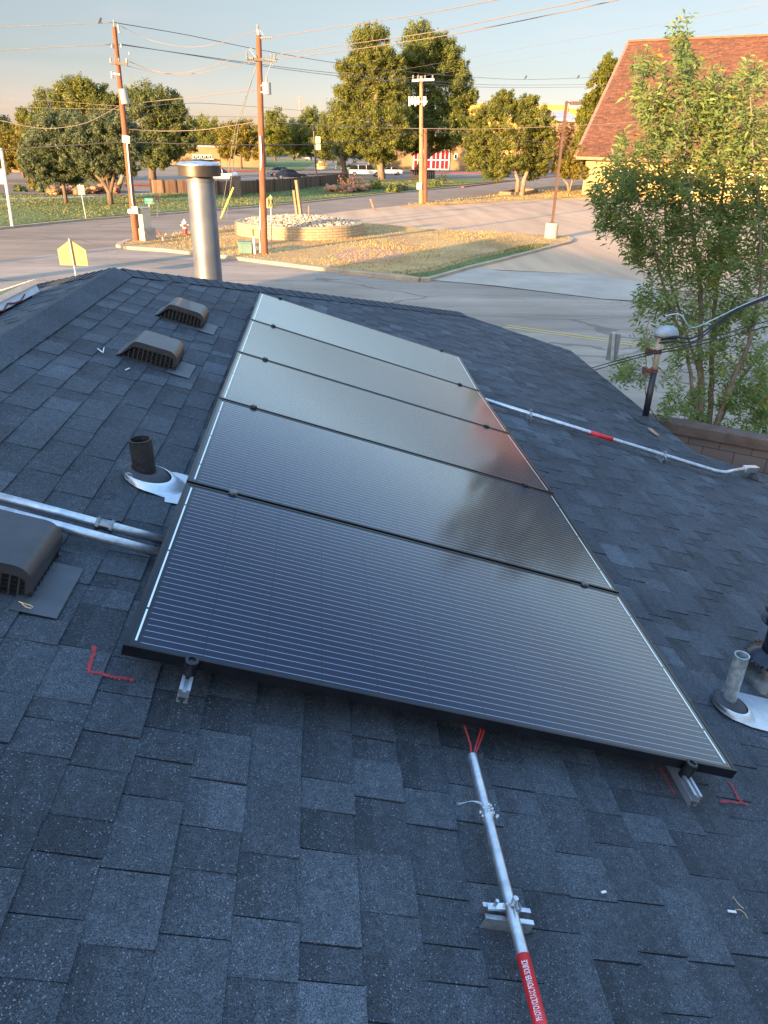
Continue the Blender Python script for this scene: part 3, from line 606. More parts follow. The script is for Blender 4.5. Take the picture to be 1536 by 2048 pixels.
# chalk marks
def chalk(pxs, label, wd=.012, dens=1300, seed=1):
    rg = random.Random(seed); m = MB(); wd *= .5; dens *= 1.1
    for (x0, y0, x1, y1) in pxs:
        p, q = RP(x0, y0, .011), RP(x1, y1, .011); d = q-p; L = np.linalg.norm(d); d = d/L; s = np.cross(NR, d)
        for i in range(int(L*dens)):
            f = rg.random()*L; o_ = rg.gauss(0, wd*.5)+.002*math.sin(f*40); c0 = p+d*f+s*o_+NR*rg.uniform(0, .0012); z = rg.uniform(.0008, .0024); a_ = rg.random()*6
            e1 = (d*math.cos(a_)+s*math.sin(a_))*z; e2 = (s*math.cos(a_)-d*math.sin(a_))*z*.6
            m.add([c0-e1-e2, c0+e1-e2, c0+e1+e2, c0-e1+e2], [(0, 1, 2, 3)])
    tag(m.build('chalk_mark', CHALK, org=RP(*pxs[0][:2])), label, 'chalk mark', 'red chalk layout marks on the shingles')
CHALK = mat('red_chalk', (0.40, 0.03, 0.035), (0.52, 0.06, 0.07), sc=60, rough=0.9)
chalk([(188, 1292, 178, 1340), (176, 1342, 232, 1356), (232, 1354, 268, 1362)], 'red chalk corner mark left of the array\'s front left corner', dens=2300, seed=2)
chalk([(1458, 1562, 1478, 1600), (1478, 1600, 1496, 1611), (1440, 1603, 1486, 1606)], 'red chalk arrow mark below the array\'s front right corner', wd=.010, seed=3)
chalk([(1318, 1535, 1350, 1588)], 'short red chalk line in the shade beside the right rail end', wd=.008, seed=4)
# litter
SCRAP = mat('pale_scrap', (0.6, 0.62, 0.6), (0.75, 0.75, 0.73), sc=9, rough=0.6)
for (x0, y0, x1, y1, lb) in ((195, 697, 206, 705, 'small white forked scrap on the shingles left of the vents'), (251, 740, 259, 736, 'tiny white chip on the shingles below the middle vent'), (1456, 1822, 1472, 1824, 'small white crimp on the shingles at lower right'), (1203, 1785, 1212, 1783, 'thin white splinter on the shingles below the array')):
    m = MB(); p, q = RP(x0, y0, .014), RP(x1, y1, .014); m.bar(p, q, .006, .003, up=NR)
    if x0 == 195: m.bar(q, RP(208, 695, .02), .005, .003, up=NR)
    tag(m.build('scrap', SCRAP, org=p), lb, 'scrap')
BRASS = mat('copper_wire', (0.5, 0.33, 0.14), (0.6, 0.42, 0.2), sc=9, rough=0.4, metal=0.6)
def strand(pxs, lb, r_=.0016, h=.014):
    m = MB(); m.tube([RP(a_, b_, h) for a_, b_ in pxs], r_, 5); tag(m.build('wire_offcut', BRASS, org=RP(*pxs[0])), lb, 'wire offcut')
strand([(38, 1203), (48, 1207), (60, 1210), (66, 1214), (62, 1217), (52, 1214), (44, 1208)], 'bent brass coloured wire loop at the corner of the large looking vent', .0018, .03)
strand([(1466, 1792), (1475, 1806), (1487, 1817)], 'upper of two thin brass wire offcuts at lower right', .0011)
strand([(1470, 1820), (1480, 1819), (1489, 1826), (1496, 1838)], 'lower of two thin brass wire offcuts at lower right, curled', .0011)
# tall galvanised flue beyond the hip
c = AT(420, 585, 8.35); c = np.array([c[0], c[1], roof_z(HX0)-(c[1]-HY0)*dz/(HY1-HY0)-.05])
FLG = mat('flue_steel', (0.17, 0.185, 0.205), (0.25, 0.27, 0.29), sc=3, rough=0.5, metal=0.6, bump=0.06, bsc=5)
top = HT(c, 405, 357); cap0 = HT(c, 404, 352); cap1 = HT(c, 403, 328); hd = math.hypot(c[0], c[1]-0); k = math.hypot(hd, .4)/FPX
t_ = thing('flue_pipe', c, 'tall fat galvanised flue pipe with a ribbed round cap standing behind the roof hip', 'flue pipe')
rp_ = 24.5*k; m = MB(); m.lathe([(rp_*1.03, 0), (rp_, top*.5), (rp_*.98, top)], 40, c); m.lathe([(rp_*1.0, top-.03), (rp_*1.03, top-.028), (rp_*1.03, top-.015), (rp_*1.0, top-.013)], 40, c); m.build('pipe', FLG, t_, smooth=True, auto=40)
CAPM = mat('flue_cap', (0.13, 0.11, 0.09), (0.2, 0.17, 0.14), sc=9, rough=0.45, metal=0.7)
rc_ = 37.5*k; m = MB(); m.lathe([(rp_*.9, top), (rp_*.9, cap0+.01)], 30, c); nr = 13; prof = []
for i in range(nr):
    z = cap0+(cap1-cap0)*i/nr; dzr = (cap1-cap0)/nr; prof += [(rc_*.955, z), (rc_, z+dzr*.25), (rc_, z+dzr*.55), (rc_*.955, z+dzr*.6)]
m.lathe(prof, 48, c, cap0=True); m.build('cap', CAPM, t_, smooth=True, auto=30)
m = MB(); m.lathe([(rc_*1.02, cap1-.012), (rc_*1.02, cap1), (rc_*.9, cap1+.016), (.001, cap1+.03)], 48, c, cap0=True); m.build('lid', GALV, t_, smooth=True, auto=40)
# ================================================================ ground, streets
UV_ = np.array([math.sin(R(125)), math.cos(R(125)), 0]); WV = np.array([math.sin(R(35)), math.cos(R(35)), 0])
def ST(s, t, z=0.0): p = s*WV+t*UV_; return np.array([p[0], p[1], z])
def sheet(name, pts, m, kind='structure', z=None, thick=0.0):
    b = MB(); P = [(p[0], p[1], z if z is not None else p[2]) for p in pts]
    ar = sum(P[i][0]*P[(i+1) % len(P)][1]-P[(i+1) % len(P)][0]*P[i][1] for i in range(len(P)))
    if ar < 0: P = P[::-1]
    if thick: b.prism([(p[0], p[1], p[2]-thick) for p in P], (0, 0, thick))
    else: b.add(P, [tuple(range(len(P)))])
    return tag(b.build(name, m), kind=kind)
RTH = (0, 0, R(35))
SOIL = mat('dry_ground', (0.20, 0.14, 0.085), (0.27, 0.20, 0.11), sc=.12, rough=0.95, detail=9, bump=0.2, bsc=8)
def asphalt(nm, lo_, hi_):
    m = bpy.data.materials.new(nm); m.use_nodes = True; t = m.node_tree; b = t.nodes['Principled BSDF']; g = N(t, 'ShaderNodeTexCoord')
    def noise(sc, st, d=6, rot=R(35)):
        mp_ = N(t, 'ShaderNodeMapping', inp={2: (0, 0, rot), 3: st}); t.links.new(g.outputs['Object'], mp_.inputs[0]); n = N(t, 'ShaderNodeTexNoise', inp={'Scale': sc, 'Detail': float(d), 'Roughness': .62}); t.links.new(mp_.outputs[0], n.inputs['Vector']); return n.outputs[0]
    a = noise(1.0, (.05, .9, 1)); r1 = N(t, 'ShaderNodeValToRGB'); r1.color_ramp.elements[0].position = .3; r1.color_ramp.elements[1].position = .7
    r1.color_ramp.elements[0].color = (*lo_, 1); r1.color_ramp.elements[1].color = (*hi_, 1); t.links.new(a, r1.inputs[0])
    c = noise(.7, (.3, .3, 1), 8, 0); r2 = N(t, 'ShaderNodeMapRange', inp={1: .3, 2: .7, 3: .8, 4: 1.18}); t.links.new(c, r2.inputs[0])
    s = N(t, 'ShaderNodeVectorMath', operation='SCALE'); t.links.new(r1.outputs[0], s.inputs[0]); t.links.new(r2.outputs[0], s.inputs['Scale'])
    # thin tar sealed cracks
    wv = N(t, 'ShaderNodeTexVoronoi', feature='DISTANCE_TO_EDGE', inp={'Scale': .16}); mp_ = N(t, 'ShaderNodeMapping', inp={2: (0, 0, R(35)), 3: (.35, 1.3, 1)}); dn = N(t, 'ShaderNodeTexNoise', inp={'Scale': .6, 'Detail': 4.0})
    t.links.new(g.outputs['Object'], dn.inputs['Vector']); ad = N(t, 'ShaderNodeMixRGB', blend_type='ADD', inp={0: 2.0}); t.links.new(g.outputs['Object'], ad.inputs[1]); t.links.new(dn.outputs['Color'], ad.inputs[2]); t.links.new(ad.outputs[0], mp_.inputs[0]); t.links.new(mp_.outputs[0], wv.inputs['Vector'])
    lt = N(t, 'ShaderNodeMath', operation='LESS_THAN', inp={1: .007}); t.links.new(wv.outputs['Distance'], lt.inputs[0]); fm = N(t, 'ShaderNodeMath', operation='MULTIPLY', inp={1: .55}); t.links.new(lt.outputs[0], fm.inputs[0])
    mx = N(t, 'ShaderNodeMixRGB', inp={2: (.11, .085, .065, 1)}); t.links.new(fm.outputs[0], mx.inputs[0]); t.links.new(s.outputs[0], mx.inputs[1])
    v3 = N(t, 'ShaderNodeTexVoronoi', feature='DISTANCE_TO_EDGE', inp={'Scale': .42}); t.links.new(ad.outputs[0], v3.inputs['Vector']); l3 = N(t, 'ShaderNodeMath', operation='LESS_THAN', inp={1: .003}); t.links.new(v3.outputs['Distance'], l3.inputs[0])
    n7 = noise(.25, (1, 1, 1), 3, 0); g7 = N(t, 'ShaderNodeMath', operation='GREATER_THAN', inp={1: .5}); t.links.new(n7, g7.inputs[0]); m7 = N(t, 'ShaderNodeMath', operation='MULTIPLY'); t.links.new(l3.outputs[0], m7.inputs[0]); t.links.new(g7.outputs[0], m7.inputs[1]); m8 = N(t, 'ShaderNodeMath', operation='MULTIPLY', inp={1: .6}); t.links.new(m7.outputs[0], m8.inputs[0])
    mx2 = N(t, 'ShaderNodeMixRGB', inp={2: (.10, .08, .06, 1)}); t.links.new(m8.outputs[0], mx2.inputs[0]); t.links.new(mx.outputs[0], mx2.inputs[1])
    st = noise(1.1, (.5, 1.6, 1), 7, R(35)); ms = N(t, 'ShaderNodeMapRange', inp={1: .58, 2: .72, 3: 1.0, 4: .72}); t.links.new(st, ms.inputs[0]); mx = N(t, 'ShaderNodeVectorMath', operation='SCALE'); t.links.new(mx2.outputs[0], mx.inputs[0]); t.links.new(ms.outputs[0], mx.inputs['Scale'])
    t.links.new(mx.outputs[0], b.inputs['Base Color']); b.inputs['Roughness'].default_value = .85; b.inputs['Specular IOR Level'].default_value = .3
    n2 = N(t, 'ShaderNodeTexNoise', inp={'Scale': 30.0, 'Detail': 4.0}); t.links.new(g.outputs['Object'], n2.inputs['Vector']); bp = N(t, 'ShaderNodeBump', inp={'Strength': .5, 'Distance': .02}); t.links.new(n2.outputs[0], bp.inputs['Height']); t.links.new(bp.outputs[0], b.inputs['Normal'])
    return m
ASPH = asphalt('worn_asphalt', (0.19, 0.14, 0.095), (0.34, 0.25, 0.165)); ASPHN = asphalt('pale_asphalt', (0.23, 0.175, 0.125), (0.40, 0.31, 0.22))
LAWN = mat('lawn', (0.065, 0.11, 0.02), (0.16, 0.18, 0.04), sc=.25, rough=0.95, detail=9, bump=.6, bsc=9)
DRYG = mat('dry_grass_ground', (0.33, 0.20, 0.075), (0.53, 0.335, 0.12), sc=.35, rough=0.95, detail=9, bump=.6, bsc=9)
LOTM = mat('pale_paving', (0.43, 0.265, 0.145), (0.58, 0.375, 0.21), sc=.5, rough=0.9, detail=8, stretch=((1.2, .15, 1), (0, 0, R(-55))), bump=.2, bsc=12)
APR = mat('driveway_concrete', (0.36, 0.285, 0.205), (0.46, 0.37, 0.27), sc=.6, rough=0.85, detail=7)
KERB = mat('kerb_concrete', (0.36, 0.265, 0.165), (0.48, 0.36, 0.23), sc=1.5, rough=0.85, bump=.15)
REDK = mat('red_kerb_paint', (0.36, 0.035, 0.03), (0.46, 0.06, 0.05), sc=1.5, rough=0.6)
YEL = mat('yellow_road_paint', (0.6, 0.38, 0.07), (0.46, 0.33, 0.14), sc=5, rough=0.7)
m = MB(); n_ = 64; m.add([(3500*math.cos(2*math.pi*i/n_), 3500*math.sin(2*math.pi*i/n_), 0) for i in range(n_)], [tuple(range(n_))]); tag(m.build('ground', SOIL), kind='structure')
sheet('near_road', [ST(14.8, -70), ST(27.8, -70), ST(27.8, 130), ST(14.8, 130)], ASPHN, z=.006)
A1, A2 = G(240, 490), G(1110, 372); d_ = (A2-A1)/np.linalg.norm(A2-A1); B1, B2 = G(0, 452), G(940, 368); e_ = (B2-B1)/np.linalg.norm(B2-B1)
sheet('cross_road', [A1-d_*75, A2+d_*140, B2+e_*110, B1-e_*75], ASPH, z=.012)
def flat(pxs, z): return [tuple(G(a, b, z)) for a, b in pxs]
# corner lot with kerb
lot = [(238, 489), (243, 484), (258, 479), (301, 474), (389, 462), (486, 449), (560, 444), (640, 444), (712, 446), (870, 459), (1000, 465), (1100, 470), (1136, 473), (1144, 477), (1140, 482), (1100, 492), (1000, 518), (940, 532), (880, 549), (858, 555), (840, 556), (690, 540), (570, 525), (450, 510), (330, 497), (255, 492)]
LZ = .12
def ring(name, pxs, z, wd, m, segs=None, closed=True, label=None):
    P = [np.array(G(a, b, z)) for a, b in pxs]; k = len(P); b_ = MB(); ctr = sum(P)/k
    for i in range(k if closed else k-1):
        p, q = P[i], P[(i+1) % k]; b_.bar((p[0], p[1], z/2+.002), (q[0], q[1], z/2+.002), wd, z)
    return tag(b_.build(name, m), kind='structure')
sheet('corner_lot', flat(lot, LZ), DRYG, thick=LZ-.016)
ring('corner_kerb', lot[-7:]+lot[:6], LZ+.02, .32, KERB, closed=False)
ring('driveway_kerb', lot[12:21], LZ+.012, .2, KERB, closed=False)
sheet('parking_lot', flat([(486, 449), (560, 439), (720, 419), (860, 406), (1000, 399), (1250, 394), (1536, 420), (1750, 470), (1750, 600), (1340, 580), (1200, 549), (1000, 540), (935, 533), (1140, 482), (870, 460)], .02), LOTM)
sheet('driveway', flat([(842, 558), (940, 531), (1000, 541), (1200, 549), (1300, 566), (1345, 606), (1200, 597), (990, 571)], .026), APR)
sheet('grass_strip', flat([(800, 412), (860, 404), (1110, 377), (1300, 362), (1400, 380), (1250, 396), (1110, 397), (1000, 402), (890, 409)], .1), DRYG, thick=.08)
sheet('lawn', flat([(-260, 480), (0, 452), (160, 436), (300, 426), (480, 412), (600, 402), (780, 383), (940, 368), (1020, 360), (960, 356), (850, 358), (690, 364), (560, 380), (470, 389), (303, 386), (0, 384), (-260, 392)], .1), LAWN, thick=.08)
ring('lawn_kerb', [(-260, 482), (0, 454), (160, 438), (300, 428), (480, 414), (600, 404), (780, 385), (925, 372)], .13, .3, KERB, closed=False)
ring('red_kerb', [(925, 373), (1020, 361), (1110, 352)], .14, .35, REDK, closed=False)
sheet('campus_road', flat([(-100, 372), (300, 384), (700, 362), (960, 355), (1180, 352), (1300, 345), (1180, 338), (940, 343), (760, 339), (600, 346), (480, 346), (-100, 345)], .03), ASPH)
sheet('campus_street', flat([(600, 345), (790, 342), (700, 308), (640, 308)], .04), ASPH)
for px_ in ([(235, 370), (300, 369)], [(395, 343), (440, 341), (520, 341)], [(600, 348), (720, 345)], [(720, 345), (905, 345), (1110, 347)], [(1060, 339), (1110, 340)]):
    ring('red_kerb', px_, .16, .5, REDK, closed=False)
sheet('far_lawn', flat([(480, 337), (600, 341), (640, 322), (560, 318), (480, 322)], .05), LAWN)
sheet('far_lawn', flat([(745, 342), (940, 341), (1180, 338), (1180, 334), (940, 336), (745, 338)], .05), LAWN)
sheet('bed_soil', flat([(-60, 386), (60, 388), (240, 392), (262, 384), (245, 366), (60, 368), (-60, 368)], .14), mat('bed_soil', (0.14, 0.085, 0.05), (0.2, 0.13, 0.08), sc=2, rough=.95))
ring('footpath', [(0, 398), (150, 394), (330, 385), (470, 378), (560, 374)], .11, 1.1, CONC, closed=False)
for off in (-.13, .13):
    m = MB(); a, b = ST(21.35+off, -8, .013), ST(21.35+off, 70, .013); s_ = WV*.06
    m.add([a-s_, b-s_, b+s_, a+s_], [(0, 1, 2, 3)]); tag(m.build('road_line', YEL), kind='structure')
# near yard this side of the road
sheet('yard', [ST(-25, -12), ST(10.4, -12), ST(10.4, 40), ST(-25, 40)], mat('yard', (0.13, 0.10, 0.06), (0.2, 0.17, 0.09), sc=1, rough=.95, bump=.5), z=.03)
ring_pts = [ST(14.65, -70), ST(14.65, 130)]; m = MB(); m.bar((ring_pts[0][0], ring_pts[0][1], .07), (ring_pts[1][0], ring_pts[1][1], .07), .3, .13); tag(m.build('near_kerb', KERB), kind='structure')
k0, k1 = ST(27.95, 20.5), ST(27.95, 130); m = MB(); m.bar((k0[0], k0[1], .07), (k1[0], k1[1], .07), .3, .13); tag(m.build('far_kerb', KERB), kind='structure')
sheet('verge', [ST(28.1, 21), ST(33, 23.5), ST(33, 130), ST(28.1, 130)], LAWN, z=.09)
sheet('bare_soil', flat([(668, 508), (700, 497), (745, 494), (790, 497), (812, 505), (800, 516), (760, 524), (712, 527), (680, 522)], LZ+.005), mat('red_soil', (.36, .19, .10), (.48, .28, .16), sc=1.5, rough=.95, bump=.4, bsc=9))
# grass blades
def blades(name, poly, n, h, m, seed, wd=.03, ton=(0, 1), z=.1):
    P = np.array([G(a, b, z)[:2] for a, b in poly]); lo, hi = P.min(0), P.max(0); rg = np.random.default_rng(seed); pts = []
    while len(pts) < n:
        q = rg.uniform(lo, hi, (n*2, 2)); ins = np.zeros(len(q), bool); j = len(P)-1
        for i in range(len(P)):
            c = ((P[i, 1] > q[:, 1]) != (P[j, 1] > q[:, 1])) & (q[:, 0] < (P[j, 0]-P[i, 0])*(q[:, 1]-P[i, 1])/(P[j, 1]-P[i, 1]+1e-12)+P[i, 0]); ins ^= c; j = i
        pts += [p for p in q[ins] if True]
    pts = np.array(pts[:n]); b_ = MB(); f = np.sin(pts[:, 0]*.7+1.3*np.sin(pts[:, 1]*.45))*.5+.5
    for i, (X, Y) in enumerate(pts):
        a = rg.uniform(0, 6.28); hh = h*rg.uniform(.4, 1.25)*(.6+.6*f[i]); w_ = wd*rg.uniform(.6, 1.5); dx, dy = math.cos(a)*w_, math.sin(a)*w_; lx, ly = rg.normal(0, hh*.5, 2)
        b_.tone = min(1, max(0, rg.normal(.3+.4*f[i], .22)))
        b_.add([(X-dx, Y-dy, z-.01), (X+dx, Y+dy, z-.01), (X+lx, Y+ly, z+hh)], [(0, 1, 2)])
    return tag(b_.build(name, m), kind='stuff')
STRAW = leaf_mat('straw', (0.36, 0.215, 0.06), (0.66, 0.43, 0.145), .35)
GREENB = leaf_mat('green_blades', (0.09, 0.12, 0.03), (0.26, 0.25, 0.08), .35)
blades('dry_grass', lot, 17000, .10, STRAW, 1)
sheet('green_strip', flat([(850, 555), (940, 531), (1000, 517), (1085, 495), (1040, 499), (940, 519), (870, 541), (810, 549)], LZ+.006), LAWN)
blades('green_grass', [(845, 555), (1110, 488), (1060, 490), (940, 514), (860, 536), (780, 546)], 5000, .08, GREENB, 2)
blades('dry_grass', [(800, 411), (860, 404), (1110, 377), (1250, 366), (1250, 394), (1110, 396), (1000, 401), (890, 408)], 5000, .16, STRAW, 3, .05)
blades('lawn_grass', [(0, 450), (300, 425), (600, 401), (940, 367), (850, 359), (560, 381), (303, 387), (0, 390)], 16000, .10, GREENB, 4, .06)

# ================================================================ street furniture of the corner
def at(pxy, z=LZ): return np.array(G(*pxy, z))
SIGNB = mat('sign_back', (0.5, 0.46, 0.36), (0.58, 0.54, 0.44), sc=4, rough=0.45, metal=0.5)
POSTM = mat('galvanised_post', (0.42, 0.43, 0.42), (0.55, 0.56, 0.55), sc=8, rough=0.5, metal=0.4)
# planter
c = at((592, 466)); c = np.array([-1.15, 46.4, LZ]); Rr = 3.85
STONEW = bpy.data.materials.new('planter_block'); STONEW.use_nodes = True; t = STONEW.node_tree; b = t.nodes['Principled BSDF']
uvn = N(t, 'ShaderNodeUVMap', uv_map='UVMap'); bk = N(t, 'ShaderNodeTexBrick', inp={'Scale': 1.0, 'Brick Width': .42, 'Row Height': .155, 'Mortar Size': .012, 'Color1': (.5, .36, .2, 1), 'Color2': (.40, .285, .155, 1), 'Mortar': (.22, .16, .1, 1), 'Bias': -.1})
t.links.new(uvn.outputs[0], bk.inputs['Vector']); t.links.new(bk.outputs['Color'], b.inputs['Base Color']); b.inputs['Roughness'].default_value = .9
bp = N(t, 'ShaderNodeBump', inp={'Strength': .8, 'Distance': .02}); bp.invert = True; t.links.new(bk.outputs['Fac'], bp.inputs['Height']); t.links.new(bp.outputs[0], b.inputs['Normal'])
t_ = thing('stone_planter', c, 'round raised stone planter of pale blocks filled with rubble on the dry grass corner', 'planter')
hw = .68; m = MB(); prof = [(Rr, -.05), (Rr*.985, hw), (Rr*.9, hw+.002), (Rr*.9, hw-.25)]; m.lathe(prof, 64, c); wall_ = m.build('wall', STONEW, t_)
uvl = wall_.data.uv_layers.new(name='UVMap')
for p in wall_.data.polygons:
    for li in p.loop_indices:
        v = wall_.data.vertices[wall_.data.loops[li].vertex_index].co; a = math.atan2(v.y, v.x) % (2*math.pi)
        if p.index % 64 == 63 and a < .01: a = 2*math.pi
        uvl.data[li].uv = (a*Rr, v.z+ (Rr-math.hypot(v.x, v.y) if v.z > hw-.01 else 0))
m = MB(); m.lathe([(Rr*.9, hw-.12), (Rr*.6, hw+.02), (Rr*.3, hw+.16), (.01, hw+.22)], 32, c); m.build('fill', mat('rubble_fill', (.2, .16, .11), (.3, .24, .17), sc=3, rough=.95), t_, smooth=True)
def rock(m, c0, s, rg, tone=None):
    n1, n2 = 7, 4; base = len(m.v); m.tone = rg.random() if tone is None else tone; sx, sy, sz = s*rg.uniform(.7, 1.3), s*rg.uniform(.6, 1.1), s*rg.uniform(.45, .9); a0 = rg.random()*6
    for i in range(n2):
        ph = (i+.5)/n2*math.pi
        for j in range(n1):
            a = a0+2*math.pi*j/n1; k = rg.uniform(.75, 1.2); m.v.append((c0[0]+sx*math.sin(ph)*math.cos(a)*k, c0[1]+sy*math.sin(ph)*math.sin(a)*k, c0[2]+sz*math.cos(ph)))
    m.face([base+j for j in range(n1)])
    for i in range(n2-1):
        for j in range(n1): a_ = base+i*n1+j; b_ = base+i*n1+(j+1) % n1; m.face((a_, a_+n1, b_+n1, b_))
rg = random.Random(3); m = MB()
for i in range(2600):
    rr = Rr*.9*math.sqrt(rg.random()); a = rg.random()*6.283; f = rr/(Rr*.9); z = hw-.08+.34*(1-f**1.6)+rg.uniform(-.02, .04); rock(m, (c[0]+rr*math.cos(a), c[1]+rr*math.sin(a), c[2]+z), rg.uniform(.04, .115), rg)
tag(m.build('rubble', leaf_mat('rubble_stone', (.29, .23, .15), (.53, .43, .31), 0.0, .9), org=c), 'heap of broken pale stones filling the round planter', 'rubble', kind='stuff')
def posts(name, base, top, r_, m_, label, cat, group=None, n=8, z=LZ):
    b0 = at(base, z); h = HT(b0, *top); a1 = AT(top[0], top[1], b0[1]); m = MB(); m.tube([b0-np.array([0, 0, .1]), a1], r_, n); return tag(m.build(name, m_, org=b0), label, cat, group)
pb = np.array([c[0]+.1, c[1]+.6, LZ+hw]); h = HT(pb, 588, 360); t_ = thing('wooden_post', pb, 'split pale wooden post standing upright in the rubble of the round planter', 'post')
m = MB(); m.bar(pb, pb+np.array([-.25, .1, h-.0]), .22, .14); m.build('plank', WOODL, t_); m = MB(); m.bar(pb+np.array([-.24, -.05, 0]), pb+np.array([-.42, 0, h-.55]), .18, .12); m.build('plank', WOODL, t_)
REDP = mat('faded_red_post', (0.3, 0.12, 0.08), (0.38, 0.19, 0.13), sc=4, rough=.8)
b0 = np.array([c[0]+.55, c[1]+1.0, LZ+hw]); m = MB(); m.tube([b0, b0+np.array([0, 0, HT(b0, 601, 412)])], .06, 6); tag(m.build('marker_post', REDP, org=b0), 'short reddish stake beside the wooden post in the round planter', 'post')
posts('marker_post', (750, 421), (741, 398), .09, REDP, 'leaning faded pink post at the edge of the parking area by the cross road', 'post', z=.02)
# posts with two colours
b0 = at((510, 508)); t_ = thing('marker_post', b0, 'slim cable marker post, orange above and white below, beside the green utility box', 'post')
h1, h2 = HT(b0, 507, 472), HT(b0, 506, 458); m = MB(); m.tube([b0, b0+np.array([-.03, 0, h1])], .05, 8); m.build('lower_post', WHITE, t_); m = MB(); m.tube([b0+np.array([-.03, 0, h1]), b0+np.array([-.04, 0, h2])], .055, 8); m.build('orange_sleeve', mat('orange_marker', (.5, .12, .03), sc=3), t_)
GBOX = mat('green_box', (0.10, 0.19, 0.15), (0.13, 0.23, 0.18), sc=3, rough=.5)
b0 = at((492, 506)); t_ = thing('utility_box', b0, 'low green utility box at the foot of the middle utility pole', 'utility box'); w_ = 25/FPX*b0[1]
m = MB(); m.box(b0+np.array([0, 0, .24]), (w_, .5, .48)); m.build('body', GBOX, t_, bevel=.02); m = MB(); m.box(b0+np.array([0, 0, .5]), (w_*1.06, .55, .06)); m.build('lid', GBOX, t_, bevel=.02)
# cabinet
CREAM = mat('cream_cabinet', (0.5, 0.47, 0.34), (0.56, 0.53, 0.4), sc=3, rough=.5)
b0 = at((293, 480)); t_ = thing('utility_cabinet', b0, 'tall cream utility cabinet on a concrete plinth beside the left utility pole', 'cabinet'); k = b0[1]/FPX; Mz = Matrix.Rotation(R(-32), 3, 'Z')
m = MB(); m.box(b0+np.array([0, 0, .30]), (28*k*.8, .85, .62), Mz); m.build('plinth', CONC, t_, bevel=.01); m = MB(); m.box(b0+np.array([-.05, 0, .62+.48]), (25*k*.75, .62, .96), Mz); m.build('cabinet_body', CREAM, t_, bevel=.015)
m = MB(); m.box(b0+np.array([-.05, 0, 1.59])+np.array([0, 0, .02]), (25*k*.8, .68, .04), Mz); m.build('cabinet_top', CREAM, t_)
# hydrant
b0 = at((371, 469)); t_ = thing('fire_hydrant', b0, 'fire hydrant with red base and cream body on the corner grass', 'fire hydrant'); HYR = mat('hydrant_red', (.5, .03, .02), sc=4, rough=.4); HYW = mat('hydrant_cream', (.6, .53, .4), sc=4, rough=.4); k = 1.05
m = MB(); m.lathe([(.17*k, 0), (.17*k, .05), (.11*k, .07), (.11*k, .26), (.14*k, .27), (.14*k, .31)], 14, b0); m.build('base', HYR, t_, smooth=True, auto=40)
m = MB(); m.lathe([(.11*k, .31), (.11*k, .58), (.145*k, .59), (.145*k, .63), (.12*k, .68), (.06*k, .76), (.035, .77), (.035, .83), (.001, .83)], 14, b0); m.build('barrel', HYW, t_, smooth=True, auto=40)
for d in ((1, 0), (-1, 0), (0, -1)):
    m = MB(); p = b0+np.array([0, 0, .49]); d3 = np.array([d[0], d[1], 0]); m.tube([p+d3*.08, p+d3*.2], .06 if d[1] == 0 else .08, 8); m.tube([p+d3*.2, p+d3*.24], .035, 5); m.build('outlet_cap', HYW if d[1] == 0 else HYR, t_)
b0 = at((326, 481)); t_ = thing('tap_stand', b0, 'little bent valve fitting in the grass between cabinet and fire hydrant', 'valve'); m = MB(); m.tube([b0, b0+np.array([0, 0, .22])], .035, 6); m.build('stem', POSTM, t_); m = MB(); m.tube([b0+np.array([0, 0, .2]), b0+np.array([-.2, 0, .45])], .06, 6); m.build('valve_arm', WOODP, t_)
# signs
def sign(base, top, face_px, label, z=LZ, shape='rect', m_=SIGNB, yaw=0, post_r=.028, front=None, toff=0, name='road_sign'):
    b0 = at(base, z); tpn = AT(top[0], top[1], b0[1]); t_ = thing(name, b0, label, 'sign'); m = MB(); m.tube([b0-np.array([0, 0, .05]), tpn], post_r, 8); m.build('post', POSTM, t_)
    x0, y0, x1, y1 = face_px; Y = b0[1]+toff; cx = (x0+x1)/2; p = AT(cx, (y0+y1)/2, Y); w_ = abs(AT(x1, y0, Y)[0]-AT(x0, y0, Y)[0]); h_ = abs(AT(cx, y0, Y)[2]-AT(cx, y1, Y)[2]); Mz = Matrix.Rotation(yaw, 3, 'Z')
    w_ = w_/max(.25, abs(math.cos(yaw+math.atan2(p[0], p[1]))))
    if shape == 'rect': po = [(-.5, -.5), (.5, -.5), (.5, .5), (-.5, .5)]
    elif shape == 'penta': po = [(-.5, -.5), (.5, -.5), (.5, .12), (0, .5), (-.5, .12)]
    else: po = [(.5*math.cos(R(22.5+45*i)), .5*math.sin(R(22.5+45*i))) for i in range(8)]
    m = MB(); m.prism([Vector(p)+Mz @ Vector((a*w_, 0, b_*h_)) for a, b_ in po], Mz @ Vector((0, .02, 0))); pl = m.build('sign_plate', m_, t_)
    return t_, p, w_, h_, Mz
sign((154, 562), (137.8, 477), (117, 480, 171, 531), 'pentagonal school crossing sign seen from its golden lit back, just beyond the left roof end', z=.02, shape='penta', yaw=R(-8), toff=.06, m_=mat('sun_tinted_aluminium', (0.38, 0.235, 0.07), (0.44, 0.28, 0.09), sc=3, rough=0.6))  # bare metal back, the low sun's gold put into its colour
YG = mat('school_sign_yellow', (0.42, 0.36, 0.14), (0.48, 0.42, 0.18), sc=4, rough=.5)
t_, p, w_, h_, Mz = sign((544, 503), (541, 390), (530, 391, 552, 416), 'yellow school crossing sign with two walking figures, just right of the middle utility pole', shape='penta', m_=YG, toff=-.05)
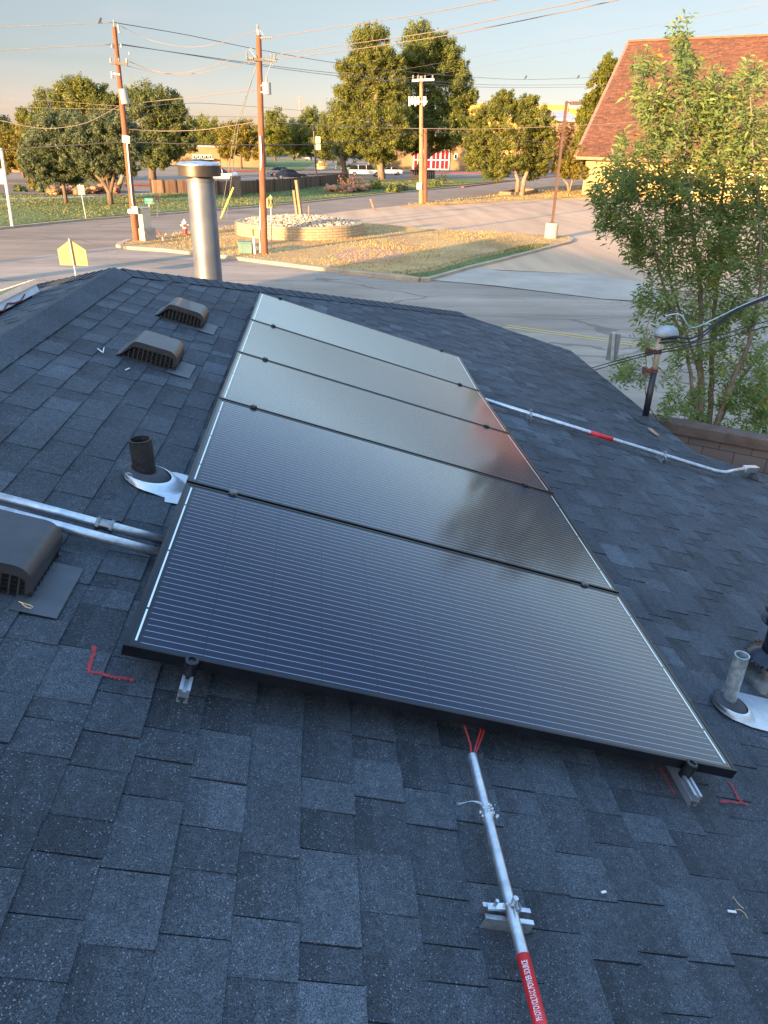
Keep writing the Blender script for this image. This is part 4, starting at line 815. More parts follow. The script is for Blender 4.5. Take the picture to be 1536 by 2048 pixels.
for sx, sc_ in ((-.14, 1.0), (.13, .88)):
    m = MB(); q = Vector(p)+Vector((sx*w_, -.006, -.1*h_)); hh = h_*.5*sc_
    m.prism([q+Vector((x_*hh, 0, z_*hh)) for x_, z_ in ((-.13, .1), (.13, .1), (.15, .62), (-.15, .62))], (0, -.004, 0))
    m.prism([q+Vector((x_*hh, 0, z_*hh)) for x_, z_ in ((-.12, .1), (0, .1), (-.12, -.6), (-.26, -.6))], (0, -.004, 0)); m.prism([q+Vector((x_*hh, 0, z_*hh)) for x_, z_ in ((0, .1), (.12, .1), (.28, -.6), (.14, -.6))], (0, -.004, 0))
    m.prism([q+Vector((.11*math.cos(a)*hh, 0, (.78+.12*math.sin(a))*hh)) for a in [i*.785 for i in range(8)]], (0, -.004, 0)); m.build('walking_figure', BLACK, t_)
sign((172, 436), (159.3, 368), (156, 370, 169, 390), 'small narrow sign on a thin post on the green lawn between the two dark trees', shape='rect', yaw=R(30), z=.1, m_=mat('pale_sign', (.45, .45, .42), sc=3))
GREEN = mat('street_sign_green', (0.01, 0.2, 0.13), (0.02, 0.24, 0.16), sc=4, rough=.4)
t_, p, w_, h_, Mz = sign((301, 436), (297, 400), (289, 396, 306, 408), 'green street name sign on a short post behind the left utility pole', z=.1, m_=GREEN, toff=-.04)
for (a, b_, l_) in ((-.3, .15, .25), (.08, .15, .3), (-.1, -.25, .35)):
    m = MB(); m.box(Vector(p)+Vector(((a+l_/2)*w_, -.006, b_*h_)), (l_*w_, .004, .16*h_)); m.build('faint_lettering', WHITE, t_)
sign((315, 432), (314, 400), (309, 391, 318, 402), 'small octagonal sign back on the lawn right of the green street name sign', z=.1, shape='octa', m_=mat('dull_red_sign', (.22, .08, .05), sc=3), toff=.04)
sign((1219, 790), (1228, 666), (1216, 668, 1237, 722), 'tall narrow grey sign back on a perforated post by the kerb right of the roof', z=.03, m_=mat('grey_sign', (.2, .23, .22), (.28, .31, .3), sc=3, rough=.5, metal=.4), yaw=R(-35), toff=.05, post_r=.035)
b0 = G(1529, 905, .03); t_ = thing('stop_sign', b0, 'red stop sign on a black perforated post half hidden in leaves at the right edge', 'sign'); m = MB(); m.bar(b0, AT(1529, 770, b0[1]), .06, .06, up=(0, 1, 0)); m.build('post', BLACK, t_)
p = AT(1549, 806, b0[1]-.05); rr = .3; m = MB(); m.prism([Vector(p)+Vector((rr*math.cos(R(22.5+45*i)), 0, rr*math.sin(R(22.5+45*i)))) for i in range(8)], (0, .01, 0)); sgn = m.build('sign_plate', mat('stop_red', (.42, .015, .015), (.5, .025, .02), sc=3, rough=.4), t_)
cu = bpy.data.curves.new('t', 'FONT'); cu.body = 'STOP'; cu.size = .3; cu.align_x = 'CENTER'; cu.align_y = 'CENTER'; to = bpy.data.objects.new('t', cu); COL.objects.link(to); me = bpy.data.meshes.new_from_object(to.evaluated_get(bpy.context.evaluated_depsgraph_get())); bpy.data.objects.remove(to)
me.materials.clear(); me.materials.append(WHITE); lo_ = bpy.data.objects.new('lettering', me); COL.objects.link(lo_); lo_.parent = t_; lo_.location = Vector(p)-Vector(b0)+Vector((0, -.003, 0)); lo_.rotation_euler = (R(90), 0, 0)
# flag pole like post left edge
t_, p, w_, h_, Mz = sign((25, 453), (2, 296), (-3, 338, 8, 368), 'tall silver pole with a small plate at the left edge of the lawn', z=.1, post_r=.10, toff=-.05, m_=POSTM, name='metal_pole')
# parking light
b0 = at((1101, 476)); t_ = thing('parking_light', b0, 'square bronze parking lot light on a round concrete footing at the corner of the grass', 'light pole'); BRZ = mat('bronze_paint', (.10, .055, .035), (.13, .075, .05), sc=3, rough=.5)
hb = HT(b0, 1101, 447); ht = HT(b0, 1118, 203); m = MB(); m.lathe([(.38, -.05), (.38, hb), (.33, hb+.03), (.001, hb+.03)], 28, b0); m.build('footing', CONC, t_, smooth=True, auto=40)
m = MB(); m.box(b0+np.array([.0, 0, (hb+ht)/2+.015]), (.13, .13, ht-hb+.03)); m.build('pole', BRZ, t_); m = MB(); m.box(b0+np.array([.16, 0, ht-.04]), (.22, .06, .06)); m.build('arm', BRZ, t_); m = MB(); m.box(b0+np.array([.5, 0, ht-.06]), (.55, .34, .15)); m.build('lamp_head', BRZ, t_, bevel=.02)
m = MB(); m.box(b0+np.array([0, 0, hb+.06]), (.26, .26, .03)); m.build('base_plate', BRZ, t_)
# ---------------------------------------------------------------- utility poles
WDARK = mat('weathered_arm', (.10, .08, .065), (.16, .13, .10), sc=3, rough=.8); CER = mat('insulator', (.22, .2, .18), (.3, .28, .25), sc=5, rough=.3); GREYB = mat('transformer_grey', (.26, .28, .28), (.33, .35, .35), sc=3, rough=.4)
def pole(base, top, rb, rt_, mw, label, z=LZ):
    b0 = at(base, z); tt = AT(top[0], top[1], b0[1]); t_ = thing('utility_pole', b0, label, 'utility pole'); m = MB(); m.tube([b0-(0, 0, .2), b0+(tt-b0)*.5, tt], [rb, (rb+rt_)/2, rt_], 14); m.build('pole', mw, t_, smooth=True, auto=50); return t_, b0, tt
def ins(m, p, h=.18, r_=.06): m.lathe([(.02, 0), (r_*.6, .02), (r_, h*.3), (r_*.5, h*.45), (r_*.9, h*.65), (r_*.4, h), (.001, h)], 8, p)
def ax(t_, Y, x0, y0, x1, y1, wd=.09, label='crossarm', mm=None, nins=0):
    m = MB(); a, b_ = AT(x0, y0, Y), AT(x1, y1, Y); m.bar(a, b_, wd, wd*1.1); o = m.build(label, mm or WDARK, t_)
    for i in range(nins):
        f = i/(nins-1) if nins > 1 else .5; m = MB(); ins(m, a+(b_-a)*f+np.array([0, 0, wd*.5])); m.build('insulator', CER, o)
    return o
t1, P1b, P1t = pole((272.5, 481), (228, 54), .17, .11, WOODP, 'left utility pole, reddish brown with a white meter box and conduit, beside the cream cabinet')
Y1 = P1b[1]-.15
ax(t1, Y1, 222, 126, 255, 128, .10, nins=3); ax(t1, Y1, 224, 147, 240, 149, .07, 'bracket', POSTM)
m = MB(); ins(m, AT(229, 54, P1b[1]), .3, .06); m.build('insulator', CER, t1)
for (x0, y0, x1, y1) in ((236, 48, 239, 66), (224, 88, 224, 96), (242, 88, 243, 95), (258, 104, 259, 110), (221, 118, 222, 126), (253, 117, 254, 127)):
    m = MB(); a, b_ = AT(x0, y0, Y1), AT(x1, y1, Y1); m.tube([a, b_], .045, 7); m.build('insulator', CER, t1)
m = MB(); a, b_ = AT(251.5, 208, Y1-.2), AT(245, 178, Y1-.2); m.tube([a, b_], .2, 14); m.build('transformer', GREYB, t1, smooth=True, auto=40)
m = MB(); a = AT(224, 143, Y1); b_ = AT(224.5, 157, Y1); m.tube([a, b_], .06, 7); m.build('fuse', CER, t1)
m = MB(); a, b_ = AT(252.5, 271, Y1-.1), AT(252.5, 286, Y1-.1); m.bar(a, b_, .36, .22, up=(0, 1, 0)); m.build('junction_box', CREAM, t1)
m = MB(); m.tube([AT(254, 286, Y1), AT(264, 400, Y1), at((278, 480))+np.array([0, -.15, 0])], .035, 7); m.build('riser_conduit', WHITE, t1)
m = MB(); m.lathe([(.11, -.05), (.13, 0), (.11, .05), (.001, .05)], 12, AT(260, 423, Y1-.1), Matrix.Rotation(R(90), 3, 'X')); m.build('meter', WHITE, t1, smooth=True)
m = MB(); m.box(AT(270, 420, Y1-.1), (.3, .14, .36)); m.build('meter_box', CREAM, t1)
t2, P2b, P2t = pole((529, 507), (517, 70), .17, .12, WOODP, 'middle utility pole, orange brown with a crossarm and hanging transformer, beside the round planter')
Y2 = P2b[1]-.17
m = MB(); m.tube([AT(516.5, 72, P2b[1]), AT(515.5, 58, P2b[1])], .04, 6); ins(m, AT(515.5, 60, P2b[1]), .2, .07); m.build('pole_top_pin', CER, t2)
ax(t2, Y2, 494, 118, 553, 121, .10, nins=0)
for x0, y0, x1, y1 in ((520, 76, 544, 75), (494, 118, 493, 106), (496, 116, 506, 117), (528, 118, 552, 122), (543, 113, 542, 106), (549, 121, 550, 108), (540, 124, 546, 130)):
    m = MB(); a, b_ = AT(x0, y0, Y2-.05), AT(x1, y1, Y2-.05); L_ = np.linalg.norm(b_-a); nn = max(2, int(L_/.07)); pts = [a+(b_-a)*i/(nn*2) for i in range(nn*2+1)]; m.tube(pts, [.028 if i % 2 else .052 for i in range(len(pts))], 7); m.build('insulator', CER, t2)
for x0, y0, x1, y1 in ((498, 98, 512, 114), (506, 100, 500, 96), (520, 60, 527, 70)):
    m = MB(); m.tube([AT(x0, y0, Y2-.05), AT(x1, y1, Y2-.05)], .018, 5); m.build('jumper_wire', GREYB, t2)
m = MB(); m.tube([AT(534, 189, Y2-.25), AT(533, 165, Y2-.25)], .19, 14); tr = m.build('transformer', GREYB, t2, smooth=True, auto=40); m = MB(); m.tube([AT(533, 165, Y2-.25), AT(533, 153, Y2-.25)], [.05, .03], 7); m.build('bushing', CER, tr); m = MB(); m.tube([AT(533, 153, Y2-.25), AT(537, 140, Y2-.1), AT(543, 126, Y2-.05)], .014, 5); m.build('lead', GREYB, tr)
for yy in (171, 184): m = MB(); m.bar(AT(522, yy, Y2), AT(531, yy, Y2-.2), .05, .05); m.build('mount', POSTM, t2)
m = MB(); m.tube([AT(520.5, 272, Y2), AT(522, 300, Y2), at((525.5, 505))+np.array([-.12, -.1, 0])], .04, 7); m.build('riser_conduit', WHITE, t2)
t3_, P3b, P3t = pole((842.5, 408), (842.5, 152), .22, .15, WOODL, 'far pale utility pole with a white crossarm in front of the tall pines', z=.08)
Y3 = P3b[1]-.2
o = ax(t3_, Y3, 824, 161, 868, 159, .16, 'crossarm', WHITE)
for x_ in (826, 836, 850, 865): m = MB(); ins(m, AT(x_, 158, Y3), .3, .09); m.build('insulator', CER, o)
for i, x_ in enumerate((819, 825, 831, 837, 848, 851)): m = MB(); m.tube([AT(x_, 212-(i % 2)*3, Y3-.1), AT(x_, 193, Y3-.1)], .09, 7); m.build('fuse', WHITE, t3_)
m = MB(); m.bar(AT(818, 205, Y3), AT(855, 203, Y3), .12, .12); m.build('crossarm', WHITE, t3_); m = MB(); m.box(AT(838.5, 372, Y3-.15), (.45, .3, .55)); m.build('meter_box', WHITE, t3_)
t4_, P4b, P4t = pole((850.5, 406), (851, 257), .2, .17, WOODP, 'short red brown pole stub standing against the far pale utility pole', z=.08)
# guy wires with yellow guard
ga = at((441, 437), .1)
for i, (sx, sy, lb) in enumerate(((512, 135, 'lower'), (516, 118, 'upper'))):
    m = MB(); m.tube([AT(sx, sy, P2b[1]), AT(477-(1-i)*5, 250, P2b[1]+6), ga+np.array([.4*i, 0, 0])], .018, 5); tag(m.build('guy_wire', GREYB, org=P2t), lb+' guy wire slanting down left from the middle utility pole', 'guy wire', 'guy wires of the middle pole')
m = MB(); m.tube([at((441.5, 437), .1), AT(467, 375, ga[1]+.3)], .07, 8); tag(m.build('guy_guard', mat('guard_yellow', (.55, .5, .08), (.6, .55, .12), sc=3), org=ga), 'yellow plastic guard on the guy wire beside the flue pipe', 'guy guard')
# ================================================================ trees
def mesh_fast(name, V, F4, tone, m_, parent=None, org=(0, 0, 0)):
    V = np.asarray(V, dtype=np.float64)-np.asarray(OFF[parent.name] if parent is not None else org); me = bpy.data.meshes.new(name); nf = len(F4); k = F4.shape[1]
    me.vertices.add(len(V)); me.vertices.foreach_set('co', V.ravel()); me.loops.add(nf*k); me.loops.foreach_set('vertex_index', F4.ravel().astype(np.int32))
    me.polygons.add(nf); me.polygons.foreach_set('loop_start', np.arange(0, nf*k, k, dtype=np.int32)); me.polygons.foreach_set('loop_total', np.full(nf, k, dtype=np.int32))
    me.update(calc_edges=True); me.validate(); at_ = me.attributes.new('tone', 'FLOAT', 'FACE'); at_.data.foreach_set('value', np.clip(tone, 0, 1).astype(np.float32)); me.materials.append(m_)
    o = bpy.data.objects.new(name, me); COL.objects.link(o)
    if parent is not None: o.parent = parent; OFF[o.name] = OFF[parent.name]
    else: o.location = Vector([float(a) for a in org])
    return o
def cards(C, Nn, size, asp, rg, droop=0.0):
    n = len(C); Nn = Nn/np.linalg.norm(Nn, axis=1, keepdims=True); a = rg.normal(size=(n, 3)); a[:, 2] += droop; t1 = np.cross(Nn, a); t1 /= np.linalg.norm(t1, axis=1, keepdims=True)+1e-9; t2 = np.cross(Nn, t1)
    s = size*rg.uniform(.6, 1.4, (n, 1)); u = t1*s; v = t2*s*asp; fold = Nn*s*.15
    V = np.stack([C-u, C-v+fold, C+u, C+v+fold], 1).reshape(-1, 3); return V, np.arange(4*n).reshape(n, 4)
BARK = mat('bark', (0.10, 0.07, 0.05), (0.2, 0.14, 0.10), sc=3, rough=.9, bump=.4, stretch=((3, 3, .5), (0, 0, 0)))
BARKL = mat('bark_light', (0.20, 0.13, 0.085), (0.32, 0.23, 0.16), sc=3, rough=.9, bump=.4, stretch=((3, 3, .5), (0, 0, 0)))
LM = {'olive': leaf_mat('leaf_olive', (0.095, 0.12, 0.03), (0.31, 0.31, 0.06), .42), 'pine': leaf_mat('leaf_pine', (0.08, 0.11, 0.03), (0.28, 0.30, 0.06), .4), 'dark': leaf_mat('leaf_dark', (0.065, 0.095, 0.035), (0.23, 0.255, 0.07), .38),
      'yellow': leaf_mat('leaf_yellow', (0.12, 0.11, 0.02), (0.36, 0.29, 0.045), .4), 'grey': leaf_mat('leaf_grey', (0.07, 0.095, 0.045), (0.20, 0.235, 0.11), .35), 'brown': leaf_mat('leaf_brown', (0.13, 0.075, 0.04), (0.28, 0.16, 0.09), .3), 'lime': leaf_mat('leaf_lime', (0.08, 0.11, 0.015), (0.30, 0.30, 0.045), .4)}
def tree(name, label, base, Y, blobs, kind, trunks, size=.22, cl=1.0, per=42, group=None, seed=0, asp=.28, bark=BARK, cat='tree', tr=.25, depth=1.0, gaps=.0, hard=.8):
    rg = np.random.default_rng(seed+100); k = Y/FPX*1.0; b0 = AT(base[0], base[1], Y); b0[2] = 0.05; t_ = thing(name, b0, label, cat, group)
    Cs = []; Ns = []; Tn = []
    for (cx, cy, rx, ry) in blobs:
        c = AT(cx, cy, Y+rg.normal()*rx*k*.35*depth); a = np.array([rx*k*1.16, rx*k*.95*depth, ry*k*1.16]); rc = cl*min(.75, max(.36, rx*k*.24)); nc = int(max(5, 4.6*(a[0]*a[2]+a[0]*a[1])/(rc*rc)*.5))
        d = rg.normal(size=(nc, 3)); d /= np.linalg.norm(d, axis=1, keepdims=True); cc = c+d*a*rg.uniform(.12, 1.0, (nc, 1))**.5*.95
        if gaps: cc = cc[rg.random(nc) > gaps]
        for q in cc:
            n = int(per*1.25*rg.uniform(.6, 1.3)); e = rg.normal(size=(n, 3)); e /= np.linalg.norm(e, axis=1, keepdims=True); rr = rc*rg.uniform(.7, 1.25)
            ax_ = (q-c)/(np.linalg.norm(q-c)+1e-6)*.6+np.array([0, 0, .55]); pos = q+e*np.array([1, 1, .8])*rr*rg.uniform(.1, 1.0, (n, 1))**.7+ax_*rg.uniform(-.3, 1, (n, 1))*rr*.9; Cs.append(pos); Ns.append(e*.9+(q-c)/(np.linalg.norm(q-c)+1e-6)*.35+rg.normal(size=(n, 3))*hard); Tn.append(np.full(n, rg.normal(.45, .17))+rg.normal(0, .13, n))
    C = np.concatenate(Cs); V, F = cards(C, np.concatenate(Ns), size*.8*rg.uniform(.6, 1.3, (len(C), 1)), asp, rg); mesh_fast('crown', V, F, np.concatenate(Tn), LM[kind], t_)
    m = MB()
    for tr_ in trunks:
        pts = [AT(x_, y_, Y+dy) for (x_, y_, r_, dy) in [(*q, 0)[:4] if len(q) == 3 else q for q in tr_]]; m.tube(pts, [q[2] for q in tr_], 9)
    rgp = random.Random(seed)
    for (cx, cy, rx, ry) in blobs[::2]:                   # limbs reaching into the crown
        tr_ = trunks[0]; q = tr_[-1] if rgp.random() < .6 else tr_[max(1, len(tr_)//2)]; a = AT(q[0], q[1], Y); c = AT(cx, cy, Y); m.tube([a, (a+c)/2+np.array([0, 0, -.2]), c], [tr*.55, tr*.35, tr*.12], 6)
    m.build('trunk', bark, t_, smooth=True); return t_
tree('lawn_tree', 'grey green tree on the lawn with one thin leaning trunk, left of the narrow sign', (133, 408), G(133, 408)[1], [(108, 300, 42, 45), (82, 330, 32, 32), (132, 268, 42, 32), (118, 345, 40, 26), (75, 300, 20, 26), (145, 310, 26, 30), (100, 262, 30, 22)], 'grey', [[(133, 408, .17), (128, 378, .14), (124, 350, .13), (118, 320, .08)], [(126, 360, .1), (140, 335, .08), (150, 310, .05)], [(124, 352, .09), (108, 338, .07), (98, 320, .05)]], size=.15, per=60, seed=1, cl=.85, bark=BARK, group='two dark trees on the lawn')
tree('lawn_tree', 'grey green tree on the lawn with forked trunk, beside the left utility pole', (222, 411), G(222, 411)[1], [(215, 288, 48, 42), (180, 310, 38, 36), (246, 300, 34, 38), (200, 340, 34, 20), (225, 258, 36, 24), (165, 290, 28, 28), (250, 335, 20, 20)], 'grey', [[(222, 411, .24), (219, 385, .22), (205, 362, .16), (185, 345, .1)], [(220, 388, .18), (226, 362, .14), (232, 335, .08)], [(219, 380, .12), (212, 350, .09), (208, 320, .05)]], size=.15, per=60, seed=2, cl=.85, group='two dark trees on the lawn')
tree('yellow_tree', 'golden yellow leafy tree at the left edge beyond the lawn', (45, 354), 100, [(20, 298, 38, 32), (52, 288, 30, 26), (2, 322, 26, 18), (58, 318, 24, 18), (-40, 300, 40, 30)], 'yellow', [[(48, 356, .2), (42, 330, .18), (30, 305, .1)]], size=.2, seed=3, per=50)
tree('tall_pine', 'broad sunlit pine rising behind the two dark lawn trees, left of the left utility pole', (112, 366), 105, [(150, 200, 36, 30), (110, 225, 35, 32), (186, 192, 28, 20), (82, 240, 24, 22), (190, 232, 45, 30), (220, 215, 22, 20), (50, 238, 12, 14), (130, 258, 50, 25), (205, 262, 40, 22), (165, 180, 20, 14)], 'olive', [[(114, 366, .5), (108, 330, .45), (125, 270, .3), (150, 210, .15)]], size=.22, per=55, seed=4, tr=.35, bark=BARKL)
tree('tall_pine', 'dark green pine with clumped crown right of the left utility pole', (305, 366), 98, [(300, 205, 38, 24), (336, 214, 28, 28), (352, 250, 30, 28), (292, 248, 42, 32), (270, 196, 20, 15), (362, 285, 26, 22), (300, 290, 40, 24), (335, 305, 24, 15), (268, 285, 22, 26), (315, 325, 22, 10)], 'dark', [[(306, 366, .5), (304, 340, .42), (298, 300, .3), (305, 230, .15)], [(305, 338, .25), (325, 320, .2), (345, 290, .1)]], size=.22, per=55, seed=5, tr=.35, gaps=.08)
far = [('round olive tree beyond the school building, left of the yellow tree', (428, 322), 190, [(420, 266, 28, 22), (398, 260, 20, 18), (440, 285, 22, 18)], 'olive'), ('yellowing open tree in front of the tan school wall', (483, 338), 150, [(474, 278, 32, 22), (500, 292, 24, 22), (455, 300, 18, 14), (490, 262, 22, 14)], 'yellow'),
       ('tall green tree just right of the middle utility pole', (551, 322), 165, [(550, 258, 24, 28), (550, 285, 28, 18), (545, 238, 12, 10)], 'lime'), ('brownish street tree between the tall green tree and the banner pole', (588, 322), 172, [(592, 268, 26, 22), (580, 285, 24, 18), (608, 290, 20, 16)], 'olive'),
       ('dark conifer with pointed top beside the banner pole', (622, 322), 180, [(622, 246, 18, 22), (610, 262, 20, 20), (638, 265, 18, 22), (625, 290, 24, 18)], 'pine'), ('broad dark olive tree between banner pole and the tall pines', (690, 335), 150, [(680, 250, 36, 32), (665, 280, 34, 28), (700, 285, 30, 30), (690, 225, 20, 16), (650, 305, 18, 12)], 'olive'),
       ('low green trees beyond the school at the far left of the tan wall', (360, 318), 200, [(385, 285, 26, 16), (362, 290, 26, 18), (410, 300, 22, 12)], 'lime'), ('dark bushy tree at the far left edge behind the yellow tree', (5, 330), 150, [(0, 262, 22, 22), (-20, 275, 30, 25), (12, 290, 22, 16)], 'dark')]
for i, (lb, b_, Y, bl, kd) in enumerate(far):
    tree('street_tree', lb, b_, Y, bl, kd, [[(b_[0], b_[1], .22), (b_[0]-1, b_[1]-25, .18), (bl[0][0], bl[0][1]+6, .1)]], size=.28, per=42, seed=20+i, group='street trees around the school')
tree('tall_pine', 'left of the two tallest pines, with a straight trunk behind the white pickup', (764, 358), 122, [(742, 78, 28, 18), (735, 102, 32, 22), (757, 118, 25, 20), (700, 142, 24, 16), (735, 145, 45, 25), (765, 165, 36, 24), (716, 176, 36, 18), (690, 188, 18, 10), (775, 200, 35, 22), (735, 215, 50, 22), (695, 235, 32, 20), (765, 240, 45, 22), (715, 262, 38, 18), (785, 280, 32, 18), (745, 290, 40, 16), (705, 292, 22, 14), (760, 315, 26, 9), (800, 235, 24, 20), (805, 268, 24, 18), (796, 185, 18, 14), (790, 130, 14, 14)], 'olive', [[(764, 358, .62), (758, 310, .5), (752, 250, .42), (752, 180, .3), (742, 95, .12)]], size=.24, per=62, seed=6, tr=.3, gaps=.16, bark=BARKL, group='two tallest pines')
tree('tall_pine', 'right of the two tallest pines, with a forked leaning trunk, behind the far utility pole', (835, 340), 135, [(845, 72, 30, 18), (868, 95, 36, 24), (835, 105, 32, 22), (896, 118, 26, 24), (860, 135, 50, 24), (915, 150, 22, 22), (815, 140, 20, 18), (885, 172, 48, 26), (840, 180, 36, 24), (925, 190, 20, 22), (946, 196, 9, 10), (865, 215, 55, 24), (915, 230, 30, 24), (830, 232, 30, 22), (885, 258, 48, 22), (925, 262, 22, 20), (840, 272, 36, 18), (885, 290, 34, 12), (818, 295, 22, 12)], 'pine', [[(833, 342, .6), (850, 318, .5), (862, 290, .4), (866, 220, .3), (858, 100, .12)], [(850, 318, .35), (880, 296, .25), (905, 270, .15)]], size=.24, per=62, seed=7, tr=.3, gaps=.16, bark=BARKL, group='two tallest pines')
tO = tree('oak_tree', 'rounded two trunked tree with sparse top standing in a square timber bed', (1040, 388), G(1040, 389)[1], [(1002, 212, 24, 16), (1045, 220, 28, 20), (972, 245, 30, 26), (1030, 258, 46, 30), (1078, 248, 26, 26), (966, 290, 34, 30), (1018, 305, 48, 32), (1082, 298, 28, 34), (988, 338, 32, 18), (1062, 335, 32, 18), (945, 322, 16, 16), (1010, 192, 12, 9), (1062, 205, 14, 9), (960, 268, 20, 20)], 'olive', [[(1034, 389, .3), (1036, 360, .24), (1025, 330, .18), (1015, 290, .1)], [(1044, 389, .32), (1048, 360, .26), (1056, 340, .2), (1066, 300, .1)]], size=.17, per=62, seed=8, cl=.8, tr=.2, gaps=.12, bark=BARKL)
tree('oak_tree', 'small yellowing tree with pale trunks beside the brown roofed church', (1138, 390), G(1138, 390)[1], [(1132, 325, 20, 24), (1155, 318, 18, 20), (1118, 335, 12, 14), (1160, 345, 16, 14), (1135, 345, 18, 10)], 'yellow', [[(1139, 391, .2), (1135, 368, .14), (1122, 352, .09), (1114, 345, .05)], [(1138, 385, .14), (1145, 360, .09), (1152, 335, .05)]], size=.15, per=45, seed=9, cl=.8, tr=.12, gaps=.25, bark=BARKL)
tree('oak_tree', 'reddish brown thinning tree crown between light pole and church roof', (1128, 345), 118, [(1128, 275, 18, 22), (1120, 300, 16, 14), (1138, 258, 10, 12)], 'brown', [[(1128, 350, .15), (1128, 320, .12), (1127, 280, .06)]], size=.16, per=30, seed=10, cl=.8, tr=.1, gaps=.2)
tree('oak_tree', 'tall green tree rising behind the steep church roof', (1196, 350), 135, [(1216, 142, 18, 22), (1204, 175, 24, 26), (1228, 165, 20, 24), (1182, 218, 22, 22), (1212, 220, 34, 34), (1190, 258, 30, 26), (1165, 285, 22, 18), (1172, 240, 16, 14)], 'lime', [[(1196, 352, .4), (1198, 290, .3), (1210, 180, .15)]], size=.26, per=55, seed=11, tr=.25)
tree('oak_tree', 'small bare looking tree in front of the school wall between the pines', (778, 347), 158, [(776, 300, 22, 16), (795, 305, 14, 12), (762, 306, 12, 10)], 'brown', [[(778, 348, .15), (778, 322, .12), (776, 305, .06)]], size=.14, per=10, seed=12, cl=.8, tr=.12, gaps=.3)
# far woods closing the horizon
rg = np.random.default_rng(5); Cs = []
for i in range(900):
    X = rg.uniform(-330, 420); Y = rg.uniform(300, 420); r0 = rg.uniform(4, 8); n = 22; e = rg.normal(size=(n, 3)); e /= np.linalg.norm(e, axis=1, keepdims=True); Cs.append(np.array([X, Y, rg.uniform(1, 7)])+e*np.array([r0, r0, r0*.6]))
C = np.concatenate(Cs); V, F = cards(C, rg.normal(size=C.shape)+np.array([0, -.8, .3]), 1.5, .7, rg); o = mesh_fast('far_woods', V, F, rg.normal(.4, .2, len(F)), LM['pine'], None, (0, 300, 0)); tag(o, 'mass of distant trees along the horizon', 'woods', kind='stuff')
# shrubs
def shrub(label, px, py, rx, ry, kind, seed, Y=None, size=.14, per=30, group=None, name='shrub'):
    Y = Y or G(px, py, .1)[1]; k = Y/FPX; rg = np.random.default_rng(seed); c = AT(px, py, Y); c[2] = .1; n = int(per*14); e = rg.normal(size=(n, 3)); e /= np.linalg.norm(e, axis=1, keepdims=True); e[:, 2] = abs(e[:, 2])
    pos = c+e*np.array([rx*k, rx*k*.8, ry*k*2])*rg.uniform(.5, 1, (n, 1))*(.8+.25*np.sin(e[:, :1]*9+seed)); V, F = cards(pos, e+rg.normal(size=(n, 3))*.5, size, .5, rg); o = mesh_fast(name, V, F, rg.normal(.45, .22, n), LM[kind], None, c); return tag(o, label, 'shrub', group)
for i, (lb, a) in enumerate([('sunlit green juniper at the right of the brush mound', (752, 378, 22, 10, 'lime')), ('lower dark green juniper beside the leaning pine trunk', (785, 384, 20, 8, 'pine')), ('dry brown brush heap under the spiky tree', (700, 374, 32, 14, 'brown')), ('grey green shrub left of the far utility pole', (800, 380, 22, 7, 'grey')),
        ('upright green shrub between the brown kiosk and the red kerb', (885, 368, 12, 11, 'grey')), ('dark low shrub under the right pine by the kiosk', (870, 372, 14, 6, 'dark')), ('grey agave like shrub left in the rock bed', (92, 385, 22, 13, 'grey')), ('pale dry cactus clump in the middle of the rock bed', (170, 388, 24, 15, 'olive')),
        ('small dark green bush at the left of the rock bed', (40, 384, 14, 7, 'dark')), ('yellow green bush between the two dark lawn trees', (70, 380, 14, 20, 'yellow')), ('small green bush by the school wall right of the red doors', (912, 339, 6, 5, 'lime')), ('second small green bush by the school wall', (925, 339, 5, 4, 'pine'))]):
    shrub(lb, *a, 200+i, group='shrubs around the campus edge')
# spiky yucca
yb = G(692, 358, .1); t_ = thing('yucca', yb, 'leaning spiky yucca tree rising from the brush mound', 'yucca'); Yy = yb[1]; a = AT(676, 300, Yy); m = MB(); m.tube([yb, AT(686, 325, Yy), a], [.5, .38, .25], 9); m.build('trunk', BARK, t_)
m = MB(); rg_ = random.Random(4)
for i in range(240):
    d = Vector((rg_.gauss(0, 1), rg_.gauss(0, 1), rg_.gauss(.25, .9))).normalized(); L_ = rg_.uniform(1.1, 1.8); p = Vector(a)+Vector((rg_.gauss(0, .15), rg_.gauss(0, .15), rg_.uniform(-.5, .3))); s_ = d.orthogonal().normalized()*.05; m.tone = rg_.random(); m.add([p-s_, p+s_, p+d*L_], [(0, 1, 2)])
m.build('leaf_rosette', LM['grey'], t_)
# rocks of the beds
ROCKR = leaf_mat('red_rock', (.22, .10, .05), (.45, .24, .13), 0.0, .9)
for nm, lb, pxs, n, s0 in (('rock_pile', 'spread of broken reddish rocks along the rock bed behind the lawn', [(100, 390), (130, 389), (160, 390), (190, 388), (215, 387), (235, 388)], 130, .35), ('rock_pile', 'low pile of reddish rocks and dead stalks at the foot of the brush mound', [(650, 384), (680, 385), (705, 385), (725, 383), (738, 380)], 140, .3)):
    rg_ = random.Random(n); m = MB()
    for i in range(n):
        f = rg_.random()*(len(pxs)-1); k = int(f); q = G(pxs[k][0]+(pxs[k+1][0]-pxs[k][0])*(f-k), pxs[k][1]+(pxs[k+1][1]-pxs[k][1])*(f-k)-rg_.random()*5, .15); rock(m, (q[0], q[1], .15+rg_.random()*.5), s0*rg_.uniform(.4, 1.3), rg_)
    tag(m.build(nm, ROCKR, org=G(*pxs[0])), lb, 'rocks', kind='stuff')
tree('dead_tree', 'stout orange lit bare stump with raised limbs behind the left utility pole', (232, 384), G(232, 386)[1], [(236, 335, 6, 5)], 'brown', [[(232, 386, .35), (230, 365, .3), (229, 342, .22)], [(234, 380, .3), (242, 362, .24), (249, 342, .18)]], size=.1, per=2, seed=13, bark=BARKL)
